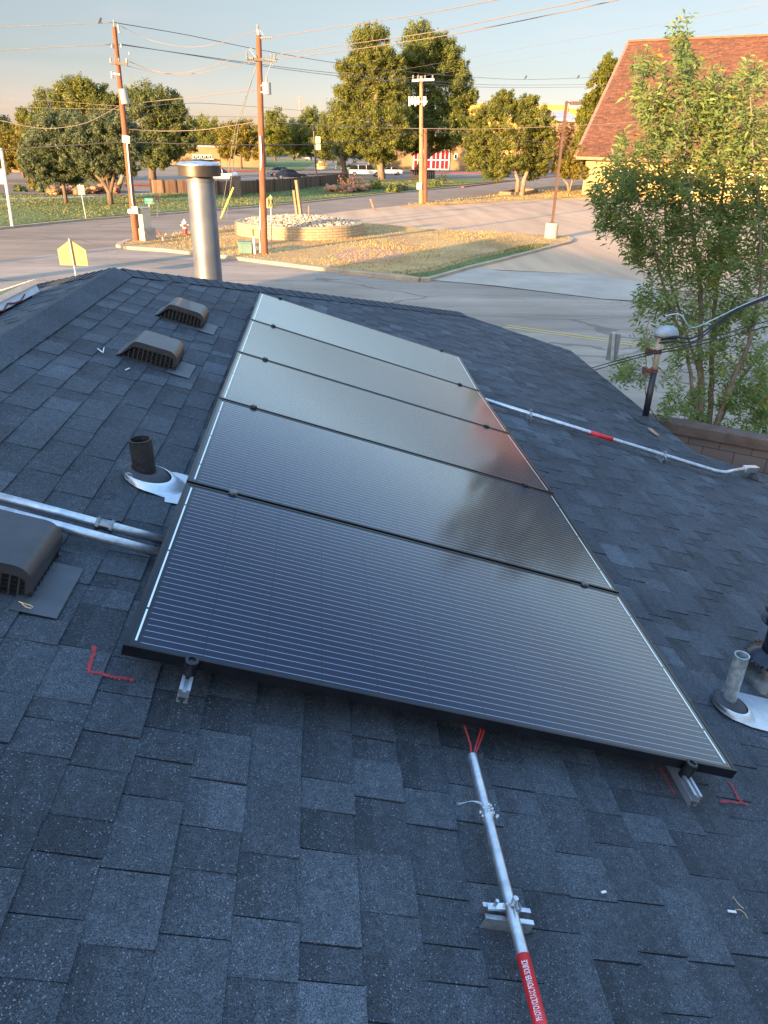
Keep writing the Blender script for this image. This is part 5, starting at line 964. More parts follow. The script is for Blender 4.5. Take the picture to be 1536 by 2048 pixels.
# timber bed under the oak
b0 = G(1038, 391, .1); t_ = thing('tree_bed', b0, 'square timber edging around the foot of the two trunked tree', 'tree bed'); q = [G(a, b_, .1) for a, b_ in ((1000, 390), (1045, 391), (1075, 384), (1035, 383))]
for i in range(4): a, b_ = q[i], q[(i+1) % 4]; m = MB(); m.bar((a[0], a[1], .28), (b_[0], b_[1], .28), .2, .36); m.build('timber', WOODL, t_)

# ================================================================ buildings
TAN = mat('school_tan', (0.22, 0.145, 0.07), (0.27, 0.185, 0.095), sc=.4, rough=.9); YELW = mat('school_yellow', (0.46, 0.31, 0.07), (0.52, 0.36, 0.09), sc=.3, rough=.9); GLS = mat('dark_glass', (0.012, 0.015, 0.018), sc=2, rough=.12); MROOF = mat('metal_roof', (.3, .29, .29), (.36, .35, .35), sc=.5, rough=.5)
def bbox_building(t_, x0, x1, ytop, Y, depth, m_, name='wall', par=True, x1Y=None):
    a, b_ = AT(x0, ytop, Y), AT(x1, ytop, Y); h = a[2]; m = MB(); Mz = Matrix.Identity(3); m.box(((a[0]+b_[0])/2, Y+depth/2, h/2), (b_[0]-a[0], depth, h)); w_ = m.build(name, m_, t_)
    if par: m = MB(); m.box(((a[0]+b_[0])/2, Y+depth/2, h+.12), (b_[0]-a[0]+.3, depth+.3, .3)); m.build('parapet', MROOF, t_)
    return w_, a, b_, h
def win(t_, x0, y0, x1, y1, Y, m_=GLS, fr=WHITE):
    a, b_ = AT(x0, y0, Y-.06), AT(x1, y1, Y-.06); m = MB(); c_ = (a+b_)/2; w_, h_ = abs(b_[0]-a[0]), abs(a[2]-b_[2])
    for dx, dz_, sx, sz in ((0, h_/2, w_+.2, .12), (0, -h_/2, w_+.2, .12), (-w_/2, 0, .12, h_), (w_/2, 0, .12, h_)): m.box(c_+np.array([dx, 0, dz_]), (sx, .16, sz))
    f = m.build('window', fr, t_); m = MB(); m.box(c_+np.array([0, .03, 0]), (w_, .05, h_)); m.build('pane', m_, f)
t_ = thing('school_building', AT(430, 330, 185), 'long low tan school wing behind the wooden fence, left of the middle utility pole', 'building')
bbox_building(t_, 335, 438, 292, 185, 14, TAN); bbox_building(t_, 438.5, 516, 283, 178, 25, TAN)
for x_ in range(386, 424, 8): win(t_, x_, 310, x_+5, 317, 185)
m = MB(); a, b_ = AT(380, 319, 184), AT(428, 318, 184); m.bar(a, b_, 1.4, .25); m.build('canopy', MROOF, t_)
t_ = thing('school_building', AT(880, 337, 188), 'tan school front with tall red glazed doors behind the tall pines', 'building')
bbox_building(t_, 746, 1012, 270, 188, 18, TAN); RDG = mat('red_door_glass', (.5, .012, .02), (.58, .02, .03), sc=.5, rough=.25)
m = MB(); a, b_ = AT(744, 285, 187.4), AT(768, 285, 187.4); m.box(((a[0]+b_[0])/2, 187.3, a[2]/2), (b_[0]-a[0], 1.0, a[2])); m.build('column', YELW, t_)
for x0 in (828, 846, 864, 882):
    a, b_ = AT(x0, 300, 187.7), AT(x0+15, 336, 187.7); f = MB(); c_ = (a+b_)/2; w_, h_ = b_[0]-a[0], a[2]-.1; c_[2] = .1+h_/2
    for dx, dz_, sx, sz in ((0, h_/2, w_, .25), (0, 0, w_, .22), (0, -h_/2+.1, w_, .2), (-w_/2, 0, .22, h_), (w_/2, 0, .22, h_), (0, 0, .12, h_)): f.box(c_+np.array([dx, 0, dz_]), (sx, .2, sz))
    d_o = f.build('door', WHITE, t_); m = MB(); m.box(c_+np.array([0, .05, 0]), (w_, .06, h_)); m.build('pane', RDG, d_o)
for x_ in (909, 930, 960): win(t_, x_, 308, x_+5, 318, 188)
for x_ in (773, 900): m = MB(); a = AT(x_, 272, 187.8); m.tube([a, (a[0], a[1], .1)], .12, 6); m.build('downpipe', WOODP, t_)
t_ = thing('school_gym', AT(1050, 300, 232), 'high yellow gymnasium with a pale sloping roof seen over the rounded tree', 'building')
bbox_building(t_, 926, 971, 206, 232, 20, YELW); bbox_building(t_, 971.5, 1090, 221, 233, 20, YELW); bbox_building(t_, 1090.5, 1137, 209, 236, 16, YELW); bbox_building(t_, 1137.5, 1166, 217, 236.5, 16, YELW)
m = MB(); P_ = [AT(1040, 232, 229), AT(1165, 240, 214), AT(1130, 221, 231), AT(1000, 222, 232)]; m.prism(P_, (0, 0, -.6)); m.build('sloping_roof', MROOF, t_)
m = MB(); a, b_ = AT(1036, 243, 228), AT(1168, 243, 214); m.bar((a[0], a[1]+.5, a[2]/2), (b_[0], b_[1]+.5, b_[2]/2), 1.0, a[2]-.8); m.build('lower_wall', TAN, t_)
t_ = thing('school_annex', AT(20, 345, 128), 'tan house front with white window bars at the left edge behind the yellow tree', 'building'); bbox_building(t_, -160, 56, 303, 128, 10, TAN); win(t_, 2, 322, 14, 340, 128); win(t_, -30, 322, -14, 340, 128); win(t_, 46, 318, 53, 338, 128)
# church
t_ = thing('church', AT(1280, 390, 92), 'big church with a steep brown shingled roof and yellow brick walls behind the leafy tree', 'church')
CT = mat('church_tiles', (0.150, 0.062, 0.028), (0.158, 0.066, 0.031), sc=.25, rough=.9, tone=.42); CYB = mat('church_brick', (0.5, 0.33, 0.12), (0.56, 0.39, 0.17), sc=1, rough=.9)
C0 = AT(1153, 311, 94); Rg0 = AT(1259, 84, 94+27*.82); hx = (Rg0-C0); hv = np.array([hx[0], hx[1], 0])
Uc = UV_*1.0; Lc = 62.0; C1 = C0+Uc*Lc; Rg1 = Rg0+Uc*Lc
sl_ = (Rg0-C0); SLn = np.linalg.norm(sl_); sd = sl_/SLn; rows = 105; rg_ = random.Random(8); m = MB(); nrm_ = np.cross(Uc, sd); nrm_ = nrm_ if nrm_[2] > 0 else -nrm_
m.tone = .2; m.add([C0, C1, Rg1, Rg0], [(0, 1, 2, 3)])
for i in range(rows):
    a = 0.0; u0 = SLn*i/rows; u1 = SLn*(i+1)/rows
    while a < Lc:
        L_ = rg_.uniform(.45, .75); b1 = min(Lc, a+L_-.03); m.tone = min(1, max(0, rg_.gauss(.45, .2) if rg_.random() > .12 else rg_.uniform(.85, 1))); h_ = rg_.uniform(.03, .07); j = rg_.uniform(-.03, .03)
        p00 = C0+Uc*a+sd*(u0+j)+nrm_*h_; p01 = C0+Uc*b1+sd*(u0+j)+nrm_*h_; p11 = C0+Uc*b1+sd*(u1+.05)+nrm_*.015; p10 = C0+Uc*a+sd*(u1+.05)+nrm_*.015
        q0 = C0+Uc*a+sd*(u0+j); q1 = C0+Uc*b1+sd*(u0+j); m.add([p00, p01, p11, p10, q0, q1], [(0, 1, 2, 3), (4, 5, 1, 0)]); a += L_
m.build('roof', CT, t_)
back = 2*Rg0-C0; Bk0 = np.array([back[0], back[1], C0[2]]); Bk1 = Bk0+Uc*Lc; m = MB(); m.add([Bk0, Bk1, Rg1-nrm_*.0, Rg0], [(3, 2, 1, 0)]); m.tone = .4; m.build('rear_roof', CT, t_)
m = MB(); m.bar(Rg0+np.array([0, 0, .12])-Uc*.2, Rg1+np.array([0, 0, .12]), .5, .25); m.build('ridge_cap', mat('ridge_metal', (.16, .08, .045), (.22, .11, .06), sc=2, rough=.8), t_)
m = MB(); m.bar(C0-Uc*.15-np.array([0, 0, .1]), Rg0-Uc*.15-np.array([0, 0, .1]), .22, .4, up=Uc); m.bar(C0-np.array([0, 0, .25]), C1-np.array([0, 0, .25]), .2, .35); m.build('fascia', mat('church_trim', (.3, .14, .08), (.36, .19, .12), sc=2, rough=.7), t_)
wd_ = WV*1.2; m = MB(); g0 = C0+Uc*.9+wd_; g1 = C1+wd_; k0_ = Bk0+Uc*.9-wd_; k1_ = Bk1-wd_; zt = C0[2]-.1
m.add([(g0[0], g0[1], 0), (g1[0], g1[1], 0), (k1_[0], k1_[1], 0), (k0_[0], k0_[1], 0), (g0[0], g0[1], zt), (g1[0], g1[1], zt), (k1_[0], k1_[1], zt), (k0_[0], k0_[1], zt), (Rg0[0]+Uc[0]*.9, Rg0[1]+Uc[1]*.9, Rg0[2]-1.2)], [(0, 1, 5, 4), (1, 2, 6, 5), (2, 3, 7, 6), (3, 0, 4, 7), (4, 8, 7)]); m.build('wall', CYB, t_)
for a in range(6, 58, 7):
    m = MB(); c_ = C0+Uc*a+wd_*.93; Mz = Matrix.Rotation(R(-35), 3, 'Z'); m.box((c_[0], c_[1], 1.9), (1.5, .25, 2.2), Mz); f = m.build('window', WHITE, t_); m = MB(); m.box((c_[0]-WV[0]*.06, c_[1]-WV[1]*.06, 1.9), (1.3, .2, 2.0), Mz); m.build('pane', GLS, f)
# kiosk, monuments, towers, banner pole
kb = G(845, 357, .1); t_ = thing('brown_kiosk', kb, 'dark brown slatted enclosure between the pole stubs and the red doors', 'enclosure'); a, b_ = AT(823, 340, kb[1]), AT(868, 340, kb[1]); BRW = mat('brown_slats', (.035, .02, .015), (.06, .035, .025), sc=3, rough=.7)
for i in range(12): f = i/11; m = MB(); p = a+(b_-a)*f; m.box((p[0], p[1], a[2]/2), ((b_[0]-a[0])/12*.86, .1, a[2])); m.build('slat', BRW, t_)
m = MB(); m.box(((a[0]+b_[0])/2, kb[1]+1.0, a[2]-.1), (b_[0]-a[0], 2.1, .12)); m.build('top_rail', BRW, t_)
for (x0, x1, y0, y1, lb) in ((633, 655, 320, 338, 'wider yellow concrete monument sign beyond the banner pole'), (672, 684, 318, 337, 'narrow yellow concrete monument slab left of the yucca trunk')):
    p = G((x0+x1)/2, y1, .1); a, b_ = AT(x0, y0, p[1]), AT(x1, y0, p[1]); t_ = thing('monument_sign', p, lb, 'sign'); m = MB(); m.prism([(a[0]-.2, p[1], .05), (b_[0]+.5, p[1], .05), (b_[0], p[1], a[2]), (a[0], p[1], a[2])], (0, .6, 0)); m.build('slab', mat('yellow_concrete', (.55, .45, .22), (.6, .5, .26), sc=1, rough=.8), t_); m = MB(); m.box(((a[0]+b_[0])/2, p[1]-.02, a[2]*.55), ((b_[0]-a[0])*.6, .05, a[2]*.4)); m.build('face_plate', TAN, t_)
def lattice(px, y0, y1, Y, w0, w1, lb, ant=False):
    a, b_ = AT(px, y0, Y), AT(px, y1, Y); b_[2] = 0; t_ = thing('radio_tower', b_, lb, 'tower'); m = MB(); H_ = a[2]; n = 16; S_ = mat('tower_paint', (.42, .22, .18), (.5, .34, .28), sc=.3, rough=.6); leg = lambda k, f: np.array([b_[0]+(w0+(w1-w0)*f)*math.cos(2.1*k+.3), b_[1]+(w0+(w1-w0)*f)*math.sin(2.1*k+.3), H_*f])
    for k in range(3):
        m.tube([leg(k, 0), leg(k, 1)], .09, 4)
        for i in range(n): m.tube([leg(k, i/n), leg((k+1) % 3, (i+1)/n)], .05, 3)
    m.build('lattice', S_, t_)
    for i in range(8 if ant else 3):
        m = MB(); z_ = H_*(.98-.05*(i//3)*1.5); q = b_+np.array([1.6*math.cos(i*2.1), 1.6*math.sin(i*2.1), 0]) if ant else b_+np.array([.8*(i-1), 0, 0]); m.tube([(q[0], q[1], z_-1.0), (q[0], q[1], z_+1.0)], .22 if ant else .12, 6); m.build('antenna', WHITE if ant else S_, t_)
lattice(603, 195, 300, 420, 2.2, .7, 'thin lattice radio tower far behind, right of the middle utility pole'); lattice(1167, 166, 300, 400, 1.6, .8, 'cell tower with white antennas beside the church roof', True)
bp_ = G(633, 353, .1); t_ = thing('banner_pole', bp_, 'black lamp pole with a pale vertical banner by the fence', 'lamp pole'); m = MB(); tp = AT(627.5, 262, bp_[1]); m.tube([bp_, tp], .13, 8); m.build('pole', BLACK, t_); m = MB(); m.lathe([(.1, 0), (.32, .1), (.3, .5), (.05, .75), (.001, .8)], 10, tp); m.build('lantern', BLACK, t_)
m = MB(); a, b_ = AT(631, 273, bp_[1]-.1), AT(641, 300, bp_[1]-.1); c_ = (a+b_)/2; m.box(c_, (b_[0]-a[0], .05, a[2]-b_[2])); bn = m.build('banner', mat('banner_cloth', (.55, .52, .34), (.6, .57, .4), sc=1, rough=.8), t_)
for i, (dx, dz_, sx, sz) in enumerate(((0, .22, .3, .1), (0, .1, .34, .08), (0, -.02, .28, .06), (.05, -.25, .16, .18))):
    m = MB(); hh = a[2]-b_[2]; m.box(c_+np.array([dx*(b_[0]-a[0]), -.04, dz_*hh]), (sx*(b_[0]-a[0]), .02, sz*hh*.8)); m.build('faint_print', mat('banner_print', (.3, .12, .08), sc=1), bn)
# ---------------------------------------------------------------- fence
FW_ = mat('fence_wood', (0.10, 0.055, 0.03), (0.19, 0.11, 0.06), sc=1.2, rough=.85, stretch=((5, 5, .4), (0, 0, 0)), tone=.25); FP_ = mat('fence_post', (.03, .022, .018), (.05, .04, .03), sc=2, rough=.8)
t_ = thing('wooden_fence', G(303, 386, .1), 'stained wooden board fence in bays along the far side of the lawn', 'fence')
bays = [(303, 386), (328, 387), (353, 387), (381, 387), (410, 388), (438, 389), (466, 389), (480, 388), (516, 386), (549, 383), (581, 380), (612, 376), (641, 373), (692, 366)]
rg_ = random.Random(2); P_ = [G(a, b_, .1) for a, b_ in bays]
for i in range(len(P_)-1):
    if i == 6: continue
    a, b_ = P_[i], P_[i+1]; L_ = np.linalg.norm(b_-a); n = max(4, int(L_/.16)); m = MB()
    for j in range(n): m.tone = rg_.random(); p0 = a+(b_-a)*(j/n); p1 = a+(b_-a)*((j+.94)/n); m.bar((p0[0], p0[1], .72), (p1[0], p1[1], .72), .03, 1.22)
    m.build('board_bay', FW_, t_)
for i, p in enumerate(P_): m = MB(); m.box((p[0], p[1]-.02, .72), (.14, .14, 1.42)); m.build('post', FP_, t_)
p = G(473, 391, .1); t_ = thing('stone_pillar', p, 'rough stone gate pillar with a round white lamp, in the wooden fence', 'pillar'); m = MB(); m.box((p[0], p[1], .95), (1.0, .7, 1.9)); m.build('shaft', mat('pillar_stone', (.13, .09, .06), (.25, .17, .11), sc=4, rough=.95, bump=.6), t_, bevel=.05); m = MB(); q = AT(470.5, 350, p[1]); m.lathe([(.001, -.3), (.22, -.18), (.3, 0), (.22, .2), (.001, .3)], 12, q); m.tube([(p[0], p[1], 1.85), (q[0], q[1], q[2]-.25)], .06, 6); m.build('lamp_globe', WHITE, t_, smooth=True)
# ---------------------------------------------------------------- cars
TYRE = mat('tyre', (.012, .012, .012), sc=5, rough=.8); RIM = mat('rim', (.35, .36, .37), sc=5, rough=.3, metal=.8); TL = mat('tail_lamp', (.4, .01, .01), sc=5, rough=.2); HL = mat('head_lamp', (.6, .62, .62), sc=5, rough=.15)
def car(px, py, yaw, L_, W_, H_, paint, label, kind='sedan', group='cars near the school'):
    p = G(px, py, .03); t_ = thing('parked_car', p, label, 'car' if kind != 'pickup' else 'pickup truck', group); t_.rotation_euler = (0, 0, yaw); OFF[t_.name] = (0, 0, 0)
    h = H_; l = L_/2; w_ = W_/2
    if kind == 'pickup': low = [(-l, .45), (-l, 1.0), (-l+.05, 1.05), (-.3, 1.08), (1.0, 1.1), (l-.15, 1.02), (l, .85), (l, .4)]; cab = [(-l+.1, 1.05), (-l+.25, h-.1), (-.2, h-.05), (-.05, h), (.95, h), (1.6, 1.1)]
    elif kind == 'suv': low = [(-l, .4), (-l, .95), (.9, 1.0), (l-.1, .9), (l, .7), (l, .35)]; cab = [(-l+.05, .95), (-l+.3, h), (.3, h), (1.1, 1.0)]
    else: low = [(-l, .38), (-l, .85), (-l+.5, .93), (.9, .92), (l-.3, .8), (l, .62), (l, .3)]; cab = [(-l+.55, .93), (-l+1.25, h-.05), (-.3, h), (.35, h-.04), (1.15, .92)]
    m = MB(); n = len(low); pts = []
    for y_, f in ((-w_, .93), (-w_*.97, 1), (w_*.97, 1), (w_, .93)): pts.append([(x_*(.985 if f < 1 else 1), y_, .5+(z_-.5)*(f if z_ > .5 else 1)) for x_, z_ in low])
    for k in range(3): m.add(pts[k]+pts[k+1], [(i, (i+1) % n, (i+1) % n+n, i+n) for i in range(n)])
    m.add(pts[0], [tuple(range(n))]); m.add(pts[3], [tuple(range(n))[::-1]])
    tw = w_*.74; c0 = [(x_, -w_*.93 if i in (0, len(cab)-1) else -tw, z_) for i, (x_, z_) in enumerate(cab)]; c1 = [(x_, -y_, z_) for x_, y_, z_ in c0]; nc = len(cab)
    m.add(c0+c1, [(i, i+1, i+1+nc, i+nc) for i in range(1, nc-2)])
    m.build('body', paint, t_, smooth=True, auto=35, bevel=.02)
    g = MB(); g.add(c0, [tuple(range(nc))[::-1]]); g.add(c1, [tuple(range(nc))]); g.add([c0[0], c0[1], c1[1], c1[0]], [(0, 1, 2, 3)]); g.add([c0[-1], c0[-2], c1[-2], c1[-1]], [(3, 2, 1, 0)]); g.build('window', GLS, t_)
    pl = MB()
    for s_ in (-1, 1):
        for x_ in ((-.25,) if kind == 'sedan' else (-l*.45, .15)): pl.bar((x_, s_*(w_*.95), .93), (x_-.05, s_*(tw+.01), h-.05), .09, .03)
    pl.build('door_pillar', paint, t_)
    r_ = .34 if kind != 'pickup' else .4
    for x_ in (-l+.85, l-.85):
        for s_ in (-1, 1): m = MB(); M_ = Matrix.Rotation(R(90), 3, 'X'); m.lathe([(.001, -.11), (r_, -.11), (r_, .11), (.001, .11)], 18, (x_, s_*(w_-.09), r_), M_); wl = m.build('wheel', TYRE, t_); m = MB(); m.lathe([(.001, -.125), (r_*.6, -.12), (r_*.62, 0), (r_*.6, .12), (.001, .125)], 12, (x_, s_*(w_-.09), r_), M_); m.build('rim', RIM, wl)
    for s_ in (-1, 1):
        m = MB(); m.box((l-.06, s_*w_*.72, .68), (.12, .35, .14)); m.build('headlight', HL, t_); m = MB(); m.box((-l+.04, s_*w_*.8, .78), (.1, .28, .2 if kind == 'sedan' else .35)); m.build('tail_light', TL, t_)
    m = MB(); m.box((-l-.02, 0, .45), (.12, W_*.92, .16)); m.box((l+.0, 0, .42), (.12, W_*.9, .16)); m.build('bumper', BLACK if kind != 'pickup' else GALV, t_)
    t_.location = Vector([float(a) for a in p]); OFF[t_.name] = tuple(p); return t_
NAVY = mat('navy_paint', (.01, .018, .04), (.013, .022, .05), sc=3, rough=.2, coat=1.0); SILV = mat('silver_paint', (.42, .44, .44), (.46, .48, .48), sc=3, rough=.3, metal=.4, coat=.8); WPNT = mat('car_white', (.68, .68, .67), (.72, .72, .71), sc=3, rough=.3, coat=.8)
car(581, 359, R(12), 4.9, 1.85, 1.45, NAVY, 'navy blue sedan on the road behind the wooden fence'); car(566, 353, R(12), 4.9, 1.85, 1.45, SILV, 'silver sedan just behind the navy one, its rear lit gold')
car(730, 353, R(4), 5.6, 1.95, 1.85, WPNT, 'white pickup truck with a dark roof rack behind the brush mound', 'pickup'); car(778, 350, R(186), 4.7, 1.8, 1.38, WPNT, 'white coupe in front of the white pickup, beyond the pine trunk')
car(443, 362, R(10), 4.6, 1.85, 1.6, WPNT, 'white hatchback partly hidden by the flue pipe cap', 'suv'); car(622, 321, R(60), 4.6, 1.85, 1.7, WPNT, 'tiny white car far down the school street', 'suv'); car(713, 318, R(5), 4.9, 1.9, 1.6, NAVY, 'tiny dark car parked beyond the street, left of the pine trunk', 'suv'); car(738, 316, R(5), 4.8, 1.85, 1.5, SILV, 'tiny grey car parked beyond the street beside the dark one')
car(1062, 352, R(20), 4.6, 1.8, 1.5, NAVY, 'dark car glimpsed behind the rounded two trunked tree', 'suv'); car(706, 345, R(5), 4.7, 1.8, 1.45, mat('teal_paint', (.12, .2, .19), (.15, .24, .22), sc=2, rough=.25, coat=.8), 'pale teal car mostly hidden behind the white pickup bed')
# ---------------------------------------------------------------- wires
WG = mat('wire_grey', (.10, .10, .10), (.14, .14, .14), sc=2, rough=.5); WK = mat('wire_black', (.015, .015, .015), sc=2, rough=.6); WY = mat('wire_gold', (.20, .15, .11), (.25, .19, .14), sc=2, rough=.5)
def wire(pts, r_, m_, label, group='overhead wires'):
    P = [Vector(AT(*p)) for p in pts]; out_ = []
    for i in range(len(P)-1):
        p0, p1, p2, p3 = P[max(0, i-1)], P[i], P[i+1], P[min(len(P)-1, i+2)]
        for j in range(10):
            t = j/10; out_.append(.5*((2*p1)+(p2-p0)*t+(2*p0-5*p1+4*p2-p3)*t*t+(3*p1-p0-3*p2+p3)*t*t*t))
    out_.append(P[-1]); b_ = MB(); b_.tube(out_, r_*.8, 5); return tag(b_.build('overhead_wire', m_, org=out_[0], smooth=True), label, 'wire', group)
a1, a2, a3 = P1b[1], P2b[1], P3b[1]
wire([(-150, 61, a1+3), (0, 54, a1+1), (229, 45, a1)], .022, WG, 'topmost wire from the left edge to the top of the left utility pole')
wire([(229, 45, a1), (375, 70, 50), (517, 99, 57), (680, 127, 63), (842, 146, a3), (930, 153, 85), (1060, 159, 92), (1250, 152, 98)], .024, WG, 'long wire from the left pole top passing behind the middle pole towards the church')
wire([(-150, 108, a1+3), (0, 100, a1+1), (222, 89, a1)], .022, WG, 'second wire from the left edge, ending below the top of the left pole')
wire([(222, 89, a1), (260, 92, 44), (517, 128, 57), (680, 147, 63), (842, 160, a3), (1000, 170, 90), (1250, 168, 98)], .022, WG, 'upper of the close pair of wires passing behind the middle pole')
wire([(242, 88, a1), (330, 102, 47), (517, 131, 57), (680, 152, 63), (842, 166, a3), (1000, 175, 90), (1250, 173, 98)], .022, WG, 'lower of the close pair of wires passing behind the middle pole')
wire([(236, 49, a1), (300, 80, 42), (375, 94, 41), (440, 86, 40), (514, 61, a2)], .016, WY, 'topmost slack wire sagging between the left and middle poles')
wire([(256, 122, a1), (310, 142, 42), (365, 146, 41), (430, 130, 40), (494, 103, a2)], .016, WY, 'middle slack wire sagging between the left and middle poles')
wire([(254, 132, a1), (320, 146, 42), (390, 147, 41), (460, 133, 39.5), (515, 122, a2)], .016, WY, 'lowest slack wire sagging between the left and middle poles')
wire([(544, 74, a2), (700, 50, 33), (850, 27, 29), (980, 2, 26), (1100, -22, 24)], .017, WY, 'highest gold lit wire rising from the middle pole to the top edge')
wire([(548, 110, a2), (700, 88, 33), (860, 65, 29), (1000, 36, 26), (1160, 3, 23.5), (1250, -14, 22)], .017, WY, 'middle gold lit wire rising from the middle pole across the pines to the top edge')
wire([(552, 119, a2), (700, 100, 33), (880, 73, 29), (1040, 42, 26), (1225, 2, 23), (1320, -22, 22)], .017, WY, 'lowest gold lit wire rising from the middle pole across the pines to the top edge')
wire([(690, 149, a3*.9), (800, 139, 70), (930, 117, 62), (1080, 90, 50), (1258, 60, 40), (1536, 8, 32)], .007, WY, 'faint wire rising right across the pines above the church ridge')
wire([(700, 169, a3*.9), (842, 152, 68), (936, 138, 62), (1100, 110, 50), (1300, 84, 44), (1536, 45, 36)], .007, WY, 'fainter lower wire rising right across the pines past the church ridge')
wire([(248, 209, a1), (330, 200, 42), (400, 193, 41), (460, 186, 39.5), (515, 180, a2)], .02, WY, 'upper communication wire between the left and middle poles')
wire([(248, 219, a1), (360, 207, 50), (450, 209, 60), (640, 224, 80)], .018, WY, 'thin wire from the left pole going past behind the middle pole')
wire([(250, 258, a1), (320, 262, 42), (400, 260, 41), (460, 252, 39.5), (515, 243, a2)], .022, WY, 'lower pale communication wire between the left and middle poles')
wire([(530, 243, a2), (600, 248, 45), (720, 255, 58), (845, 257, 60), (960, 258, 55), (1110, 253, 48), (1240, 246, 42), (1400, 232, 36), (1560, 215, 32)], .022, WY, 'gold lit communication cable crossing the pines and the church roof')
wire([(-100, 306, a1+2), (0, 300, a1+1), (120, 292, a1), (252, 284, a1)], .035, WK, 'thick black cable from the left edge to the left utility pole')
wire([(252, 284, a1), (380, 288, 41), (523, 290, a2)], .032, WK, 'thick black cable between the left and middle utility poles')
wire([(523, 290, a2), (630, 288, 48), (760, 279, 62), (850, 262, P4b[1]), (900, 267, 70), (960, 274, 66), (1100, 285, 60)], .032, WK, 'thick black cable from the middle pole to the red brown pole stub and on')
wire([(-60, 232, 46), (10, 243, 45), (50, 252, 44.5), (100, 257, 44), (160, 249, 43.5), (200, 233, 43), (237, 212, a1)], .016, WY, 'pale slack wire drooping from the left pole towards the left edge')
wire([(-80, 195, 60), (60, 200, 60), (240, 212, a1)], .012, WY, 'faint upper wire from the left edge to the left pole')
wire([(-80, 210, 62), (60, 215, 60), (240, 219, a1)], .012, WY, 'faint lower wire from the left edge to the left pole')
wire([(250, 224, 70), (370, 232, 80), (517, 234, 95), (700, 236, 110)], .02, WG, 'distant thin wire above the far trees behind the middle pole')
# service drop to the mast
mt = AT(1340, 722, 7.0)
wire([(1322, 680, 7.05), (1350, 673, 6.95), (1385, 676, 6.9), (1425, 652, 7.0), (1480, 615, 7.2), (1560, 585, 7.5)], .013, WK, 'black twisted service wire leaving the weatherhead to the right edge', 'service wires at the mast')
wire([(1318, 686, 7.05), (1345, 683, 6.95), (1388, 683, 6.9), (1428, 655, 7.0), (1482, 618, 7.2), (1560, 589, 7.5)], .011, WK, 'second black service wire looping below the first', 'service wires at the mast')
wire([(1330, 632, 7.05), (1360, 629, 7.0), (1383, 655, 6.95), (1425, 640, 7.0), (1482, 612, 7.2), (1560, 580, 7.5)], .008, GALV, 'pale bare wire bending over the weatherhead to the right edge', 'service wires at the mast')
wire([(1150, 746, 10.3), (1183, 736, 9.9), (1285, 708, 7.1), (1380, 688, 7.3), (1500, 652, 7.8), (1580, 630, 8)], .008, WK, 'thin telephone wire crossing at the upper mast bracket', 'service wires at the mast')
wire([(1150, 752, 10.3), (1183, 742, 9.9), (1285, 713, 7.1), (1380, 694, 7.3), (1500, 662, 7.8), (1580, 641, 8)], .008, WK, 'lower thin telephone wire crossing beside the mast', 'service wires at the mast')
BRD = mat('bird_feathers', (.05, .045, .045), sc=3, rough=.8)
for px, py, Y, lb in ((200, 45, a1, 'small bird perched on the top wire left of the left pole'), (1051, 157, 91, 'tiny bird on the distant wire above the rounded tree'), (1156, 156, 95, 'tiny bird on the distant wire nearest the church roof')):
    p = AT(px, py, Y); s_ = 1.0 if Y < 60 else 1.6; m = MB(); m.tube([p+np.array([-.10*s_, 0, -.06*s_]), p+np.array([-.02*s_, 0, .04*s_]), p+np.array([.03*s_, 0, .10*s_]), p+np.array([.06*s_, 0, .17*s_]), p+np.array([.11*s_, 0, .17*s_])], [.01*s_, .05*s_, .06*s_, .04*s_, .008*s_], 7); tag(m.build('bird', BRD, org=p, smooth=True), lb, 'bird', 'birds on the wires')
# ================================================================ right side: block wall and leafy tree
CMU = bpy.data.materials.new('block_wall'); CMU.use_nodes = True; t = CMU.node_tree; b = t.nodes['Principled BSDF']; uvn = N(t, 'ShaderNodeUVMap', uv_map='UVMap'); bk = N(t, 'ShaderNodeTexBrick', inp={'Scale': 1.0, 'Brick Width': .41, 'Row Height': .205, 'Mortar Size': .006, 'Color1': (.17, .12, .095, 1), 'Color2': (.21, .155, .125, 1), 'Mortar': (.07, .05, .04, 1)})
t.links.new(uvn.outputs[0], bk.inputs['Vector']); n1 = N(t, 'ShaderNodeTexNoise', inp={'Scale': 3.0, 'Detail': 7.0}); mm_ = N(t, 'ShaderNodeMapRange', inp={1: .3, 2: .7, 3: .75, 4: 1.2}); t.links.new(n1.outputs[0], mm_.inputs[0]); sc_ = N(t, 'ShaderNodeVectorMath', operation='SCALE'); t.links.new(bk.outputs['Color'], sc_.inputs[0]); t.links.new(mm_.outputs[0], sc_.inputs['Scale']); t.links.new(sc_.outputs[0], b.inputs['Base Color']); b.inputs['Roughness'].default_value = .92
sw = 10.55; zt = 1.5; t_ = thing('block_wall', ST(sw, 0), 'grey brown concrete block garden wall with a smooth cap beyond the right roof corner', 'wall'); m = MB(); a, b_ = ST(sw, -14), ST(sw, 24); m.bar((a[0], a[1], (zt-.16)/2), (b_[0], b_[1], (zt-.16)/2), .2, zt-.16); wl = m.build('blocks', CMU, t_); uvl = wl.data.uv_layers.new(name='UVMap')
for p in wl.data.polygons:
    for li in p.loop_indices: v = wl.data.vertices[wl.data.loops[li].vertex_index].co; uvl.data[li].uv = (v.x*UV_[0]+v.y*UV_[1], v.z)
m = MB(); m.bar((a[0], a[1], zt-.08), (b_[0], b_[1], zt-.08), .27, .16); m.build('cap', mat('wall_cap', (.12, .08, .06), (.18, .125, .095), sc=4, rough=.95, bump=.3), t_, bevel=.015)
